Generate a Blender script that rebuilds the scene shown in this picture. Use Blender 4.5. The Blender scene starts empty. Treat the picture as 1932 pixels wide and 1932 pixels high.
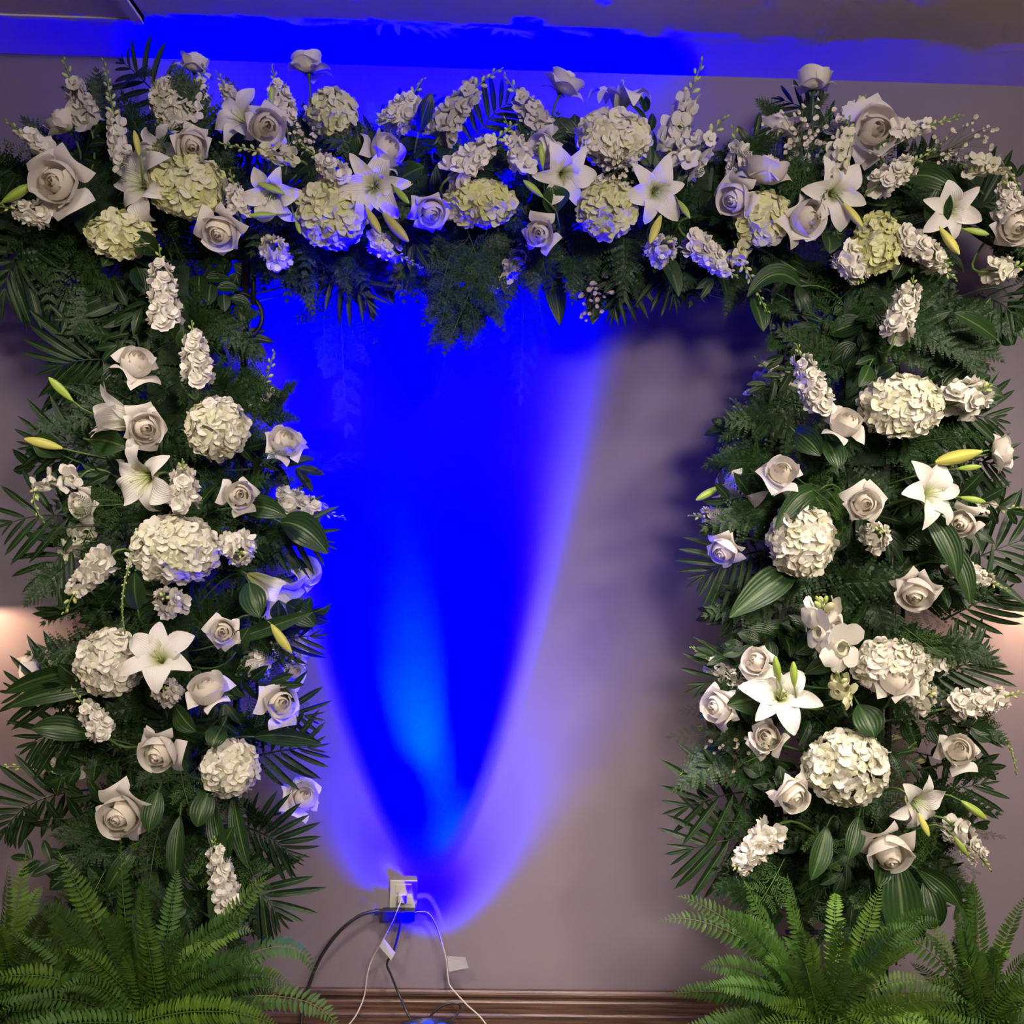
import bpy, math, random
import numpy as np
from mathutils import Vector as V, Matrix as M

sc = bpy.context.scene
COL = sc.collection
rnd = random.Random(11)
R = math.radians

# ------------------------------------------------------------------ camera
CAM_D, CAM_Z, FPX = 2.70, 1.40, 1932.0          # distance to wall, eye height, focal length in pixels
YAW, ROLL = R(1.4), R(1.25)
CAM = V((-0.066, -CAM_D, CAM_Z))
FWD = V((math.sin(YAW), math.cos(YAW), 0))
_r0 = V((math.cos(YAW), -math.sin(YAW), 0)); _u0 = V((0, 0, 1))
RIGHT = _r0 * math.cos(ROLL) + _u0 * math.sin(ROLL)
UP = _u0 * math.cos(ROLL) - _r0 * math.sin(ROLL)
cam = bpy.data.cameras.new('camera'); cam.sensor_width = 36; cam.lens = 36; cam.clip_start = 0.05
cam_o = bpy.data.objects.new('camera', cam); COL.objects.link(cam_o)
_m = M.Identity(4)
for i in range(3):
    _m[i][0], _m[i][1], _m[i][2], _m[i][3] = RIGHT[i], UP[i], -FWD[i], CAM[i]
cam_o.matrix_world = _m
sc.camera = cam_o

# ------------------------------------------------------------------ view, world, room light
sc.view_settings.view_transform = 'Standard'; sc.view_settings.look = 'None'
sc.view_settings.gamma = 1.0; sc.view_settings.use_curve_mapping = False
sc.view_settings.exposure = -0.12
sc.cycles.use_light_tree = False; sc.cycles.max_bounces = 4; sc.cycles.diffuse_bounces = 3; sc.cycles.glossy_bounces = 2; sc.cycles.transmission_bounces = 3
sc.cycles.caustics_reflective = False; sc.cycles.caustics_refractive = False
w = bpy.data.worlds.new('world'); sc.world = w; w.use_nodes = True
w.node_tree.nodes['Background'].inputs[0].default_value = (0.9, 0.85, 0.9, 1)
w.node_tree.nodes['Background'].inputs[1].default_value = 0.03

def lamp(name, kind, loc, energy, color, aim=None, **kw):
    """color is linear; a deep blue LED (about 462 nm) lies outside the display gamut, hence its slightly negative red and green"""
    l = bpy.data.lights.new(name, kind); l.energy = energy; l.use_nodes = True
    nt = l.node_tree; n = nt.nodes.new('ShaderNodeCombineXYZ')
    for i in range(3): n.inputs[i].default_value = color[i]
    nt.links.new(n.outputs[0], nt.nodes['Emission'].inputs[0])
    for k, v in kw.items(): setattr(l, k, v)
    o = bpy.data.objects.new(name, l); COL.objects.link(o); o.location = loc
    if aim is not None:
        o.rotation_euler = (V(aim) - V(loc)).to_track_quat('-Z', 'Y').to_euler()
    return o

WARM = (1.0, 0.87, 0.75)
lamp('unseen_room_light', 'SPOT', (1.40, -1.75, 2.52), 285, WARM, aim=(0.98, -0.35, 0.85), spot_size=R(78), spot_blend=1.0, shadow_soft_size=.18)
lamp('unseen_room_light', 'SPOT', (-1.05, -1.75, 2.52), 190, WARM, aim=(-0.8, -0.35, 0.75), spot_size=R(80), spot_blend=1.0, shadow_soft_size=.18)
lamp('unseen_room_light', 'SPOT', (0.20, -1.15, 2.52), 360, WARM, aim=(0.20, -0.20, 0.0), spot_size=R(46), spot_blend=1.0, shadow_soft_size=.18)  # added to brighten the lower wall, no fixture known here
lamp('unseen_room_light', 'AREA', (0.9, -3.6, 2.50), 135, WARM, aim=(0.6, -0.8, 1.5), shape='DISK', size=0.8)  # added fill for the flowers and arch top, no fixture known here

# ------------------------------------------------------------------ pixel (1932 frame) + distance from the wall -> place in the room
def P(px, py, d):
    ray = FWD + RIGHT * ((px - 966) / FPX) + UP * ((966 - py) / FPX)
    t = (-d - CAM.y) / ray.y
    return CAM + ray * t
def mpp(d): return (CAM_D - d) / FPX                # metres per pixel at distance d from the wall
TOCAM = -FWD
def facing(ang, tilt):
    """direction: tilt 0 = towards the room, 90 = sideways towards screen angle ang (0 right, 90 up)"""
    s = RIGHT * math.cos(R(ang)) + UP * math.sin(R(ang))
    return (TOCAM * math.cos(R(tilt)) + s * math.sin(R(tilt))).normalized()
def basis(z, roll=0.0, hint=None):
    z = z.normalized(); h = hint or V((0, 0, 1))
    if abs(z.dot(h)) > 0.97: h = V((1, 0, 0))
    x = h.cross(z).normalized(); y = z.cross(x)
    c, s = math.cos(roll), math.sin(roll)
    return M((x * c + y * s, y * c - x * s, z)).transposed()
def mat4(rot, loc, s=1.0):
    m = rot.to_4x4()
    if not hasattr(s, '__len__'): s = (s, s, s)
    m = M.Translation(loc) @ m @ M.Diagonal((s[0], s[1], s[2], 1))
    return m

# ------------------------------------------------------------------ materials
MATS = {}
def _base(name):
    m = bpy.data.materials.new(name); m.use_nodes = True; MATS[name] = m
    nt = m.node_tree; b = nt.nodes['Principled BSDF']; return m, nt, b
def N(nt, t, **kw):
    n = nt.nodes.new(t)
    for k, v in kw.items(): setattr(n, k, v)
    return n
def mixc(nt, fac, a, b, mode='MIX'):
    n = N(nt, 'ShaderNodeMix', data_type='RGBA', blend_type=mode)
    for s, v in ((n.inputs[0], fac), (n.inputs[6], a), (n.inputs[7], b)):
        if hasattr(v, 'links') or hasattr(v, 'is_linked'): nt.links.new(v, s)
        else: s.default_value = v
    return n.outputs[2]
def ramp(nt, src, stops):
    n = N(nt, 'ShaderNodeValToRGB'); e = n.color_ramp.elements
    while len(e) < len(stops): e.new(0.5)
    for i, (p, c) in enumerate(stops):
        e[i].position = p; e[i].color = (c, c, c, 1) if not hasattr(c, '__len__') else (*c, 1)
    nt.links.new(src, n.inputs[0]); return n.outputs[0]
def translucent(nt, b, col, fac):
    tr = N(nt, 'ShaderNodeBsdfTranslucent'); nt.links.new(col, tr.inputs[0])
    mx = N(nt, 'ShaderNodeMixShader'); mx.inputs[0].default_value = fac
    nt.links.new(b.outputs[0], mx.inputs[1]); nt.links.new(tr.outputs[0], mx.inputs[2])
    nt.links.new(mx.outputs[0], nt.nodes['Material Output'].inputs[0])
def petal_mat(name, inner, edge=None, a=0.12, b_=0.45, rough=0.55, tr=0.22, veins=0.0):
    """object colour towards the tip, its own throat colour at the base"""
    m, nt, b = _base(name)
    oi = N(nt, 'ShaderNodeObjectInfo'); uv = N(nt, 'ShaderNodeUVMap'); sp = N(nt, 'ShaderNodeSeparateXYZ')
    nt.links.new(uv.outputs[0], sp.inputs[0])
    f = ramp(nt, sp.outputs[1], [(a, 0.0), (b_, 1.0)])
    c = mixc(nt, f, (*inner, 1), oi.outputs['Color'])
    nz = N(nt, 'ShaderNodeTexNoise'); nz.inputs['Scale'].default_value = 60
    c = mixc(nt, ramp(nt, nz.outputs[0], [(0.3, 0.0), (0.7, 0.12)]), c, (0.80, 0.73, 0.60, 1))
    if veins:
        wv = N(nt, 'ShaderNodeMath', operation='SINE'); ml = N(nt, 'ShaderNodeMath', operation='MULTIPLY'); ml.inputs[1].default_value = 75
        nt.links.new(sp.outputs[0], ml.inputs[0]); nt.links.new(ml.outputs[0], wv.inputs[0])
        bp = N(nt, 'ShaderNodeBump'); bp.inputs['Strength'].default_value = veins; bp.inputs['Distance'].default_value = 0.002
        nt.links.new(wv.outputs[0], bp.inputs['Height']); nt.links.new(bp.outputs[0], b.inputs['Normal'])
    nt.links.new(c, b.inputs['Base Color']); b.inputs['Roughness'].default_value = rough
    b.inputs['Specular IOR Level'].default_value = 0.3
    translucent(nt, b, c, tr); return m
petal_mat('rose_petal', (0.86, 0.80, 0.64), a=0.0, b_=0.45, tr=0.34)
petal_mat('lily_petal', (0.50, 0.58, 0.18), a=0.08, b_=0.42, veins=0.25)
petal_mat('floret_petal', (0.55, 0.60, 0.28), a=0.0, b_=0.22)
petal_mat('hydrangea_petal', (0.52, 0.58, 0.22), a=0.0, b_=0.30, veins=0.15)
def leaf_mat(name, rough=0.38, tr=0.12, rib=0.6):
    m, nt, b = _base(name)
    oi = N(nt, 'ShaderNodeObjectInfo'); uv = N(nt, 'ShaderNodeUVMap'); sp = N(nt, 'ShaderNodeSeparateXYZ')
    nt.links.new(uv.outputs[0], sp.inputs[0])
    nz = N(nt, 'ShaderNodeTexNoise'); nz.inputs['Scale'].default_value = 25
    c = mixc(nt, ramp(nt, nz.outputs[0], [(0.35, 0.35), (0.65, 0.0)]), oi.outputs['Color'], (0.012, 0.03, 0.010, 1))
    c2 = mixc(nt, ramp(nt, sp.outputs[0], [(0.0, 0.0), (0.44, 0.0), (0.5, rib), (0.56, 0.0)]), c, (0.16, 0.24, 0.07, 1))
    nt.links.new(c2, b.inputs['Base Color']); b.inputs['Roughness'].default_value = rough
    b.inputs['Specular IOR Level'].default_value = 0.32
    wv = N(nt, 'ShaderNodeMath', operation='SINE'); ml = N(nt, 'ShaderNodeMath', operation='MULTIPLY'); ml.inputs[1].default_value = 50
    nt.links.new(sp.outputs[0], ml.inputs[0]); nt.links.new(ml.outputs[0], wv.inputs[0])
    bp = N(nt, 'ShaderNodeBump'); bp.inputs['Strength'].default_value = 0.2; bp.inputs['Distance'].default_value = 0.002
    nt.links.new(wv.outputs[0], bp.inputs['Height']); nt.links.new(bp.outputs[0], b.inputs['Normal'])
    translucent(nt, b, c2, tr); return m
leaf_mat('leaf'); leaf_mat('soft_leaf', rough=0.5, tr=0.2, rib=0.25)
def plain(name, col, rough=0.5, metal=0.0, objcol=False, noise=None, emit=None, bump=None):
    m, nt, b = _base(name)
    b.inputs['Base Color'].default_value = (*col, 1); b.inputs['Roughness'].default_value = rough
    b.inputs['Metallic'].default_value = metal
    if objcol:
        oi = N(nt, 'ShaderNodeObjectInfo'); nt.links.new(oi.outputs['Color'], b.inputs['Base Color'])
    if noise:
        tc = N(nt, 'ShaderNodeTexCoord'); nz = N(nt, 'ShaderNodeTexNoise'); nz.inputs['Scale'].default_value = noise[0]; nz.inputs['Detail'].default_value = 6
        nt.links.new(tc.outputs['Object'], nz.inputs['Vector'])
        nt.links.new(mixc(nt, ramp(nt, nz.outputs[0], [(0.3, 0.0), (0.7, 1.0)]), (*col, 1), (*noise[1], 1)), b.inputs['Base Color'])
        if bump:
            bp = N(nt, 'ShaderNodeBump'); bp.inputs['Strength'].default_value = bump; bp.inputs['Distance'].default_value = 0.004
            nt.links.new(nz.outputs[0], bp.inputs['Height']); nt.links.new(bp.outputs[0], b.inputs['Normal'])
    if emit:
        b.inputs['Emission Color'].default_value = (*emit[0], 1); b.inputs['Emission Strength'].default_value = emit[1]
    return m
plain('stem', (0.10, 0.18, 0.04), 0.5, objcol=True)
plain('bud', (0.35, 0.42, 0.08), 0.45, objcol=True)
plain('wall_paint', (0.182, 0.149, 0.178), 0.75, noise=(7, (0.171, 0.139, 0.167)), bump=0.12)
plain('ceiling_paint', (0.62, 0.57, 0.53), 0.8, noise=(9, (0.59, 0.54, 0.50)), bump=0.08)
plain('carpet', (0.36, 0.29, 0.24), 0.95, noise=(180, (0.24, 0.19, 0.15)), bump=0.6)
plain('black_iron', (0.012, 0.012, 0.014), 0.45, metal=0.6, noise=(60, (0.025, 0.025, 0.028)))
plain('foam', (0.015, 0.035, 0.015), 0.95, noise=(90, (0.008, 0.02, 0.008)), bump=0.5)
plain('white_plastic', (0.40, 0.38, 0.34), 0.35)
plain('black_plastic', (0.012, 0.012, 0.013), 0.4)
plain('paper_tag', (0.40, 0.39, 0.38), 0.6)
plain('dark_pot', (0.03, 0.025, 0.022), 0.5, noise=(14, (0.05, 0.04, 0.035)))
plain('soil', (0.03, 0.02, 0.014), 0.95, noise=(70, (0.06, 0.04, 0.03)), bump=0.8)
plain('blue_lens', (0.02, 0.02, 0.2), 0.2, emit=((0.0, 0.03, 1.0), 2.2))
plain('sconce_bronze', (0.06, 0.04, 0.025), 0.35, metal=0.8, noise=(30, (0.08, 0.05, 0.03)))
plain('lamp_glass', (0.9, 0.8, 0.6), 0.4, emit=((1.0, 0.72, 0.42), 6.0))
def wood_mat():
    m, nt, b = _base('dark_wood')
    tc = N(nt, 'ShaderNodeTexCoord'); mp = N(nt, 'ShaderNodeMapping'); mp.inputs['Scale'].default_value = (1.2, 14, 34)
    nz = N(nt, 'ShaderNodeTexNoise'); nz.inputs['Scale'].default_value = 4; nz.inputs['Detail'].default_value = 8; nz.inputs['Distortion'].default_value = 0.4
    nt.links.new(tc.outputs['Object'], mp.inputs[0]); nt.links.new(mp.outputs[0], nz.inputs['Vector'])
    c = mixc(nt, ramp(nt, nz.outputs[0], [(0.35, 0.0), (0.65, 1.0)]), (0.030, 0.014, 0.009, 1), (0.115, 0.058, 0.036, 1))
    nt.links.new(c, b.inputs['Base Color']); b.inputs['Roughness'].default_value = 0.38
    bp = N(nt, 'ShaderNodeBump'); bp.inputs['Strength'].default_value = 0.25; bp.inputs['Distance'].default_value = 0.003
    nt.links.new(nz.outputs[0], bp.inputs['Height']); nt.links.new(bp.outputs[0], b.inputs['Normal'])
wood_mat()

# ------------------------------------------------------------------ mesh helpers
class MB:
    def __init__(self): self.v, self.f, self.uv = [], [], []
    def patch(self, fn, nu, nv):
        o = len(self.v)
        for j in range(nv + 1):
            for i in range(nu + 1):
                u, t = i / nu, j / nv
                self.v.append(tuple(fn(u, t))); self.uv.append((u, t))
        for j in range(nv):
            for i in range(nu):
                a = o + j * (nu + 1) + i
                self.f.append((a, a + 1, a + nu + 2, a + nu + 1))
        return self
    def tube(self, pts, r, k=6, cap=True):
        n = len(pts); o = len(self.v)
        rr = r if hasattr(r, '__len__') else [r] * n
        pts = [V(p) for p in pts]; prev = None
        for i, p in enumerate(pts):
            t = (pts[min(i + 1, n - 1)] - pts[max(i - 1, 0)]).normalized()
            if prev is None:
                h = V((0, 0, 1)) if abs(t.z) < 0.9 else V((1, 0, 0)); x = h.cross(t).normalized()
            else: x = (prev - t * prev.dot(t)).normalized()
            prev = x; y = t.cross(x)
            for a in range(k):
                c = 2 * math.pi * a / k
                self.v.append(tuple(p + (x * math.cos(c) + y * math.sin(c)) * rr[i])); self.uv.append((0.2, i / max(n - 1, 1)))
        for i in range(n - 1):
            for a in range(k):
                b = (a + 1) % k
                self.f.append((o + i * k + a, o + i * k + b, o + (i + 1) * k + b, o + (i + 1) * k + a))
        if cap:
            self.f.append(tuple(o + a for a in reversed(range(k)))); self.f.append(tuple(o + (n - 1) * k + a for a in range(k)))
        return self
    def lathe(self, prof, k=16, axis=None):
        o = len(self.v); n = len(prof)
        for i, (r, z) in enumerate(prof):
            for a in range(k):
                c = 2 * math.pi * a / k
                self.v.append((r * math.cos(c), r * math.sin(c), z)); self.uv.append((a / k, i / max(n - 1, 1)))
        for i in range(n - 1):
            for a in range(k):
                b = (a + 1) % k
                self.f.append((o + i * k + a, o + i * k + b, o + (i + 1) * k + b, o + (i + 1) * k + a))
        return self
    def box(self, c, s, m=None):
        o = len(self.v)
        for dx in (-1, 1):
            for dy in (-1, 1):
                for dz in (-1, 1):
                    p = V((c[0] + dx * s[0] / 2, c[1] + dy * s[1] / 2, c[2] + dz * s[2] / 2))
                    self.v.append(tuple(m @ p if m else p)); self.uv.append((0.2, 0.5))
        for f in ((0, 1, 3, 2), (4, 6, 7, 5), (0, 4, 5, 1), (2, 3, 7, 6), (0, 2, 6, 4), (1, 5, 7, 3)):
            self.f.append(tuple(o + i for i in f))
        return self
    def add(self, other, m):
        o = len(self.v)
        self.v += [tuple(m @ V(p)) for p in other.v]; self.uv += other.uv
        self.f += [tuple(o + i for i in f) for f in other.f]
        return self
    def mesh(self, name, mat, smooth=True):
        me = bpy.data.meshes.new(name); me.from_pydata(self.v, [], self.f)
        uvl = me.uv_layers.new(name='UVMap')
        idx = np.empty(len(me.loops), dtype=np.int32); me.loops.foreach_get('vertex_index', idx)
        uvl.data.foreach_set('uv', np.array(self.uv, dtype=np.float32)[idx].ravel())
        me.polygons.foreach_set('use_smooth', [smooth] * len(me.polygons))
        me.materials.append(MATS[mat]); me.update()
        return me
def obj(name, me, parent=None, m=None, color=None):
    o = bpy.data.objects.new(name, me); COL.objects.link(o)
    if parent is not None: o.parent = parent
    if m is not None: o.matrix_basis = m
    if color is not None: o.color = (*color, 1)
    return o
def thing(name, loc, label=None, cat=None, group=None):
    o = bpy.data.objects.new(name, None); o.empty_display_size = 0.02; COL.objects.link(o); o.location = loc
    return tag(o, label, cat, group)
def tag(o, label=None, cat=None, group=None, kind=None):
    for k, v in (('label', label), ('category', cat), ('group', group), ('kind', kind)):
        if v: o[k] = v
    return o
def bez(p, t):
    p = [V(q) for q in p]
    while len(p) > 1: p = [a.lerp(b, t) for a, b in zip(p, p[1:])]
    return p[0]
def bevel(o, wd=0.002, seg=2):
    md = o.modifiers.new('bevel', 'BEVEL'); md.width = wd; md.segments = seg; md.limit_method = 'ANGLE'; return o

# ------------------------------------------------------------------ the room
CEIL = 2.566; HALF = 3.4; BACK = -6.6; BASE = 0.142
def slab(name, lo, hi, mat):
    c = [(a + b) / 2 for a, b in zip(lo, hi)]; s = [b - a for a, b in zip(lo, hi)]
    return tag(obj(name, MB().box(c, s).mesh(name, mat, False)), kind='structure')
slab('wall_back', (-HALF, 0, -0.05), (HALF, 0.12, CEIL + 0.1), 'wall_paint')
slab('wall_left', (-HALF - 0.12, BACK, -0.05), (-HALF, 0.12, CEIL + 0.1), 'wall_paint')
slab('wall_right', (HALF, BACK, -0.05), (HALF + 0.12, 0.12, CEIL + 0.1), 'wall_paint')
slab('wall_front', (-HALF - 0.12, BACK - 0.12, -0.05), (HALF + 0.12, BACK, CEIL + 0.1), 'wall_paint')
slab('floor', (-HALF - 0.12, BACK - 0.12, -0.08), (HALF + 0.12, 0.12, 0), 'carpet')
slab('ceiling', (-HALF - 0.12, BACK - 0.12, CEIL), (HALF + 0.12, 0.12, CEIL + 0.1), 'ceiling_paint')
# dark wooden baseboard with a rounded cap, a groove, a flat face and a plinth
prof = [(0, 0.142), (0.010, 0.142), (0.014, 0.1385), (0.016, 0.134), (0.016, 0.1285), (0.012, 0.1265), (0.009, 0.122), (0.009, 0.1165), (0.013, 0.1135),
        (0.0145, 0.112), (0.0145, 0.084), (0.0165, 0.0835), (0.021, 0.080), (0.021, 0.075), (0.019, 0.0735), (0.019, 0.0), (0, 0)]
mb = MB()
for i, (d, z) in enumerate(prof):
    for x in (-HALF, HALF): mb.v.append((x, -d, z)); mb.uv.append((0.2, 0.5))
n = len(prof)
for i in range(n): mb.f.append((2 * i, 2 * i + 1, 2 * ((i + 1) % n) + 1, 2 * ((i + 1) % n)))
tag(obj('baseboard_back', mb.mesh('baseboard_back', 'dark_wood', False)), kind='structure')
# shallow framed panel on the ceiling, its corner showing at the top left
def C(px, py):
    ray = FWD + RIGHT * ((px - 966) / FPX) + UP * ((966 - py) / FPX); return CAM + ray * ((CEIL - CAM.z) / ray.z)
c0 = C(272, 31)
x1, y1 = c0.x, c0.y
tr = tag(obj('trim_1', MB().box((x1 - 0.75, y1 - 0.45, CEIL - 0.006), (1.5, 0.9, 0.012)).mesh('ceiling_panel', 'ceiling_paint', False)), kind='structure')
fr = MB().box((x1 - 0.012, y1 - 0.45, CEIL - 0.010), (0.024, 0.9, 0.020)).box((x1 - 0.75, y1 - 0.008, CEIL - 0.008), (1.5, 0.016, 0.016))
obj('panel_frame', fr.mesh('panel_frame', 'ceiling_paint', False), tr)

# ------------------------------------------------------------------ the iron arch that carries the flowers
AD = 0.28                                            # arch plane, metres in front of the wall
LX, RX, TY = 345, 1615, 345                          # axes of the two columns and of the top beam (pixels)
arch = thing('wedding_arch', V((P(966, 966, AD).x, -AD, 0)),
             'black iron arch with scrollwork hidden under flowers and greenery', 'arch')
AL = arch.location
def iron(name, pts, r): return obj(name, MB().tube([V(p) - AL for p in pts], r, 8).mesh(name, 'black_iron'), arch)
for px in (262, 470, 1482, 1700):
    a = P(px, 260, AD); iron('post', [(a.x, -AD, 0), (a.x, -AD, a.z)], 0.009)
for py in (300, 500):
    a, b = P(200, py, AD), P(1765, py, AD); z = (a.z + b.z) / 2
    iron('rail', [(a.x, -AD, z), (b.x, -AD, z)], 0.008)
for xa, xb in ((262, 470), (1482, 1700)):
    for py in (560, 760, 960, 1160, 1360, 1560, 1760):
        a, b = P(xa, py, AD), P(xb, py, AD); z = (a.z + b.z) / 2
        iron('crossbar', [(a.x, -AD, z), (b.x, -AD, z)], 0.006)
for cx, cy, sg in ((452, 600, 1), (1494, 622, -1), (300, 860, 1), (1650, 700, 1), (300, 1260, -1), (1660, 1160, 1)):
    c = P(cx, cy, AD); pts = []
    for i in range(37):
        t = i / 36; rr = (46 - 30 * t ** 1.5) * mpp(AD); an = R(100 - 500 * t) if sg > 0 else R(80 + 500 * t)
        pts.append(c + V((rr * math.cos(an), -0.006, rr * math.sin(an))))
    iron('scroll', pts, 0.0055)
for cx, y0, y1_ in ((478, 495, 575), (1488, 535, 610)):
    iron('scroll_bar', [P(cx, y0, AD + .012), P(cx, y1_, AD + .012)], 0.006)

# soaked floral foam tied to the arch, the stems are pushed into it
FO = ('first', 'second', 'third', 'fourth', 'fifth', 'sixth', 'seventh', 'eighth')
fg = 'floral foam bricks inside the arch'
foam_me = MB().box((0, 0, 0), (0.10, 0.075, 0.23)).mesh('foam_brick', 'foam', False)
for cx in (LX - 20, RX + 5):
    for k in range(7):
        p = P(cx + rnd.uniform(-12, 12), 600 + k * 190, AD - 0.01); tag(obj('foam_brick', foam_me, None, M.Translation(p)), 'dark green floral foam brick inside the %s column, %s from the top' % ('left' if cx < 966 else 'right', FO[k]), 'foam brick', fg)
for k in range(8):
    p = P(140 + k * 235, 372 + rnd.uniform(-10, 10), AD - 0.01); tag(obj('foam_brick', foam_me, None, mat4(M.Rotation(R(90), 3, 'Y'), p)), 'dark green floral foam brick inside the arch top, %s from the left' % FO[k], 'foam brick', fg)

# ------------------------------------------------------------------ where things sit
def zone(px, py): return 'top' if py < 520 else ('left' if px < 966 else 'right')
def dflower(px, py):
    z = zone(px, py)
    u = (py - 350) / 230 if z == 'top' else (px - (LX if z == 'left' else RX)) / (270 if z == 'left' else 300)
    return 0.26 + 0.19 * math.sqrt(max(0.0, 1 - u * u))
def core(px, py, d=None):
    z = zone(px, py); d = AD - 0.01 if d is None else d
    if z == 'top': return P(min(max(px, -20), 1950), TY + 45 + 0.12 * (py - TY), d)
    return P((LX - 15 if z == 'left' else RX + 5) + 0.12 * (px - (LX if z == 'left' else RX)), min(py + 45, 1800), d)
FILL = []                                            # (object, phrase, px, py) for the filler greenery
ITEMS = []                                           # (object, look, noun, category, px, py) for the labels
def note(o, look, noun, cat, px, py): ITEMS.append((o, look, noun, cat, px, py)); return o
STEMC = (0.045, 0.10, 0.025)
def stem_to_core(root, px, py, start, axis, r=0.0022, col=STEMC):
    e = core(px, py); s = start; L = (e - s).length
    c = s - axis * min(0.09, L * 0.5)
    pts = [bez((s, c, e), i / 7) - root.location for i in range(8)]
    return obj('stem', MB().tube(pts, r, 5).mesh('stem', 'stem'), root, None, col)

# ------------------------------------------------------------------ roses
def cub(a, b, c, d, t): s = 1 - t; return a * s**3 + 3 * b * s * s * t + 3 * c * s * t * t + d * t**3
def rose_petal(rng, prof, wid, tip, roll, nu=8, nv=8, phase=0.0):
    wob = [rng.uniform(-1, 1) for _ in range(4)]
    def fn(u, t):
        x = 2 * u - 1
        r = cub(*[p[0] for p in prof], t); z = cub(*[p[1] for p in prof], t)
        wd = wid * (0.35 + 0.75 * math.sin(min(t * 1.25, 1) * math.pi / 2)) * (1 - tip * max(0, t - 0.62) ** 1.3 * 2.0)
        e = x * x * t * t
        r += roll * 0.30 * e; z -= roll * 0.34 * e
        r += 0.035 * wob[0] * math.sin(3.1 * x + 2 * wob[1]) * t; z += 0.04 * wob[2] * math.sin(2.7 * x + 3 * wob[3]) * t
        z -= 0.14 * tip * (1 - math.cos(x * 1.5)) * t
        an = x * wd + phase
        return (r * math.cos(an), r * math.sin(an), z)
    return MB().patch(fn, nu, nv)
ROSES = []
for s in range(6):
    g = random.Random(100 + s); pet = []
    for i in range(7):                               # tight spiral heart
        q = i / 6; rt = 0.10 + 0.42 * q
        pet.append((i * 2.40, rose_petal(g, ((0.03, 0), (rt * 1.2, 0.05), (rt * 1.35, 0.72), (rt * (0.40 + 0.36 * q), 1.06 - 0.10 * q)), 1.6 - 0.35 * q, 0.05, 0.06 + 0.12 * q, 8, 5), 'heart'))
    for i in range(4):                               # cup
        pet.append((i * 1.57 + 0.4 + g.uniform(-.2, .2), rose_petal(g, ((0.05, -0.02), (0.86, 0.0), (0.68, 0.76), (0.66 + g.uniform(-.08, .14), 0.95 + g.uniform(-.06, .04))), 1.0, 0.25, 0.45, 8, 7), 'cup'))
    no = 3 + s % 3
    for i in range(no):                              # outer petals rolled back into points
        op = g.uniform(-0.30, 0.30)
        pet.append((i * 2 * math.pi / no + g.uniform(-.25, .25), rose_petal(g, ((0.05, -0.03), (0.70, -0.02), (0.86, 0.55 + op), (1.12 - 0.25 * abs(op) + g.uniform(-.10, .12), 0.40 + op * 1.3)), 0.78 + g.uniform(-.1, .12), 0.60, 0.85, 8, 8), 'outer'))
    ROSES.append([(a, mb_.mesh('rose_petal', 'rose_petal'), k) for a, mb_, k in pet])
CALYX = MB()
for i in range(5):
    a = i * 2 * math.pi / 5
    def fn(u, t, a=a):
        x = (2 * u - 1) * 0.13 * math.sin(math.pi * min(1, 0.25 + t * 0.75)); r = 0.10 + 0.34 * t; z = -0.05 - 0.10 * t * t + 0.04 * t
        return (r * math.cos(a) - x * math.sin(a), r * math.sin(a) + x * math.cos(a), z)
    CALYX.patch(fn, 2, 4)
CALYX.lathe([(0.02, -0.28), (0.10, -0.22), (0.13, -0.12), (0.09, -0.02), (0.0, 0.0)], 8)
CALYX = CALYX.mesh('calyx', 'leaf')
WHITE = (0.84, 0.79, 0.72)
def jit(c, a=0.04): k = 1 + rnd.uniform(-a, a); return tuple(min(1, x * k) for x in c)
def rose(px, py, size, ang=270, tilt=20, look='open white rose', d=None, var=None, tint=WHITE, opened=1.0):
    d = dflower(px, py) if d is None else d
    c = P(px, py, d); rad = size * 0.5 * mpp(d); ax = facing(ang, tilt)
    base = c - ax * rad * 0.42
    root = thing('rose', base)
    rot = basis(ax, rnd.uniform(0, 6.28))
    kind = ROSES[(len(ITEMS) if var is None else var) % 6]
    for a, me, k in kind:
        s = rad * (1.14 if k != 'outer' else rnd.uniform(0.86, 1.08) * opened)
        ztilt = M.Rotation(rnd.uniform(-.07, .07), 3, 'Y') if k == 'outer' else M.Identity(3)
        col = jit(tint, 0.05) if k != 'heart' else jit((tint[0] * 1.02, tint[1] * 1.0, tint[2] * 0.94), 0.03)
        obj('petal', me, root, (rot @ M.Rotation(a, 3, 'Z') @ ztilt).to_4x4() @ M.Scale(s, 4), col)
    obj('calyx', CALYX, root, rot.to_4x4() @ M.Scale(rad, 4), (0.05, 0.12, 0.03))
    stem_to_core(root, px, py, base - ax * rad * 0.2, ax, 0.003)
    return note(root, look, 'white rose', 'rose', px, py)

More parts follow.
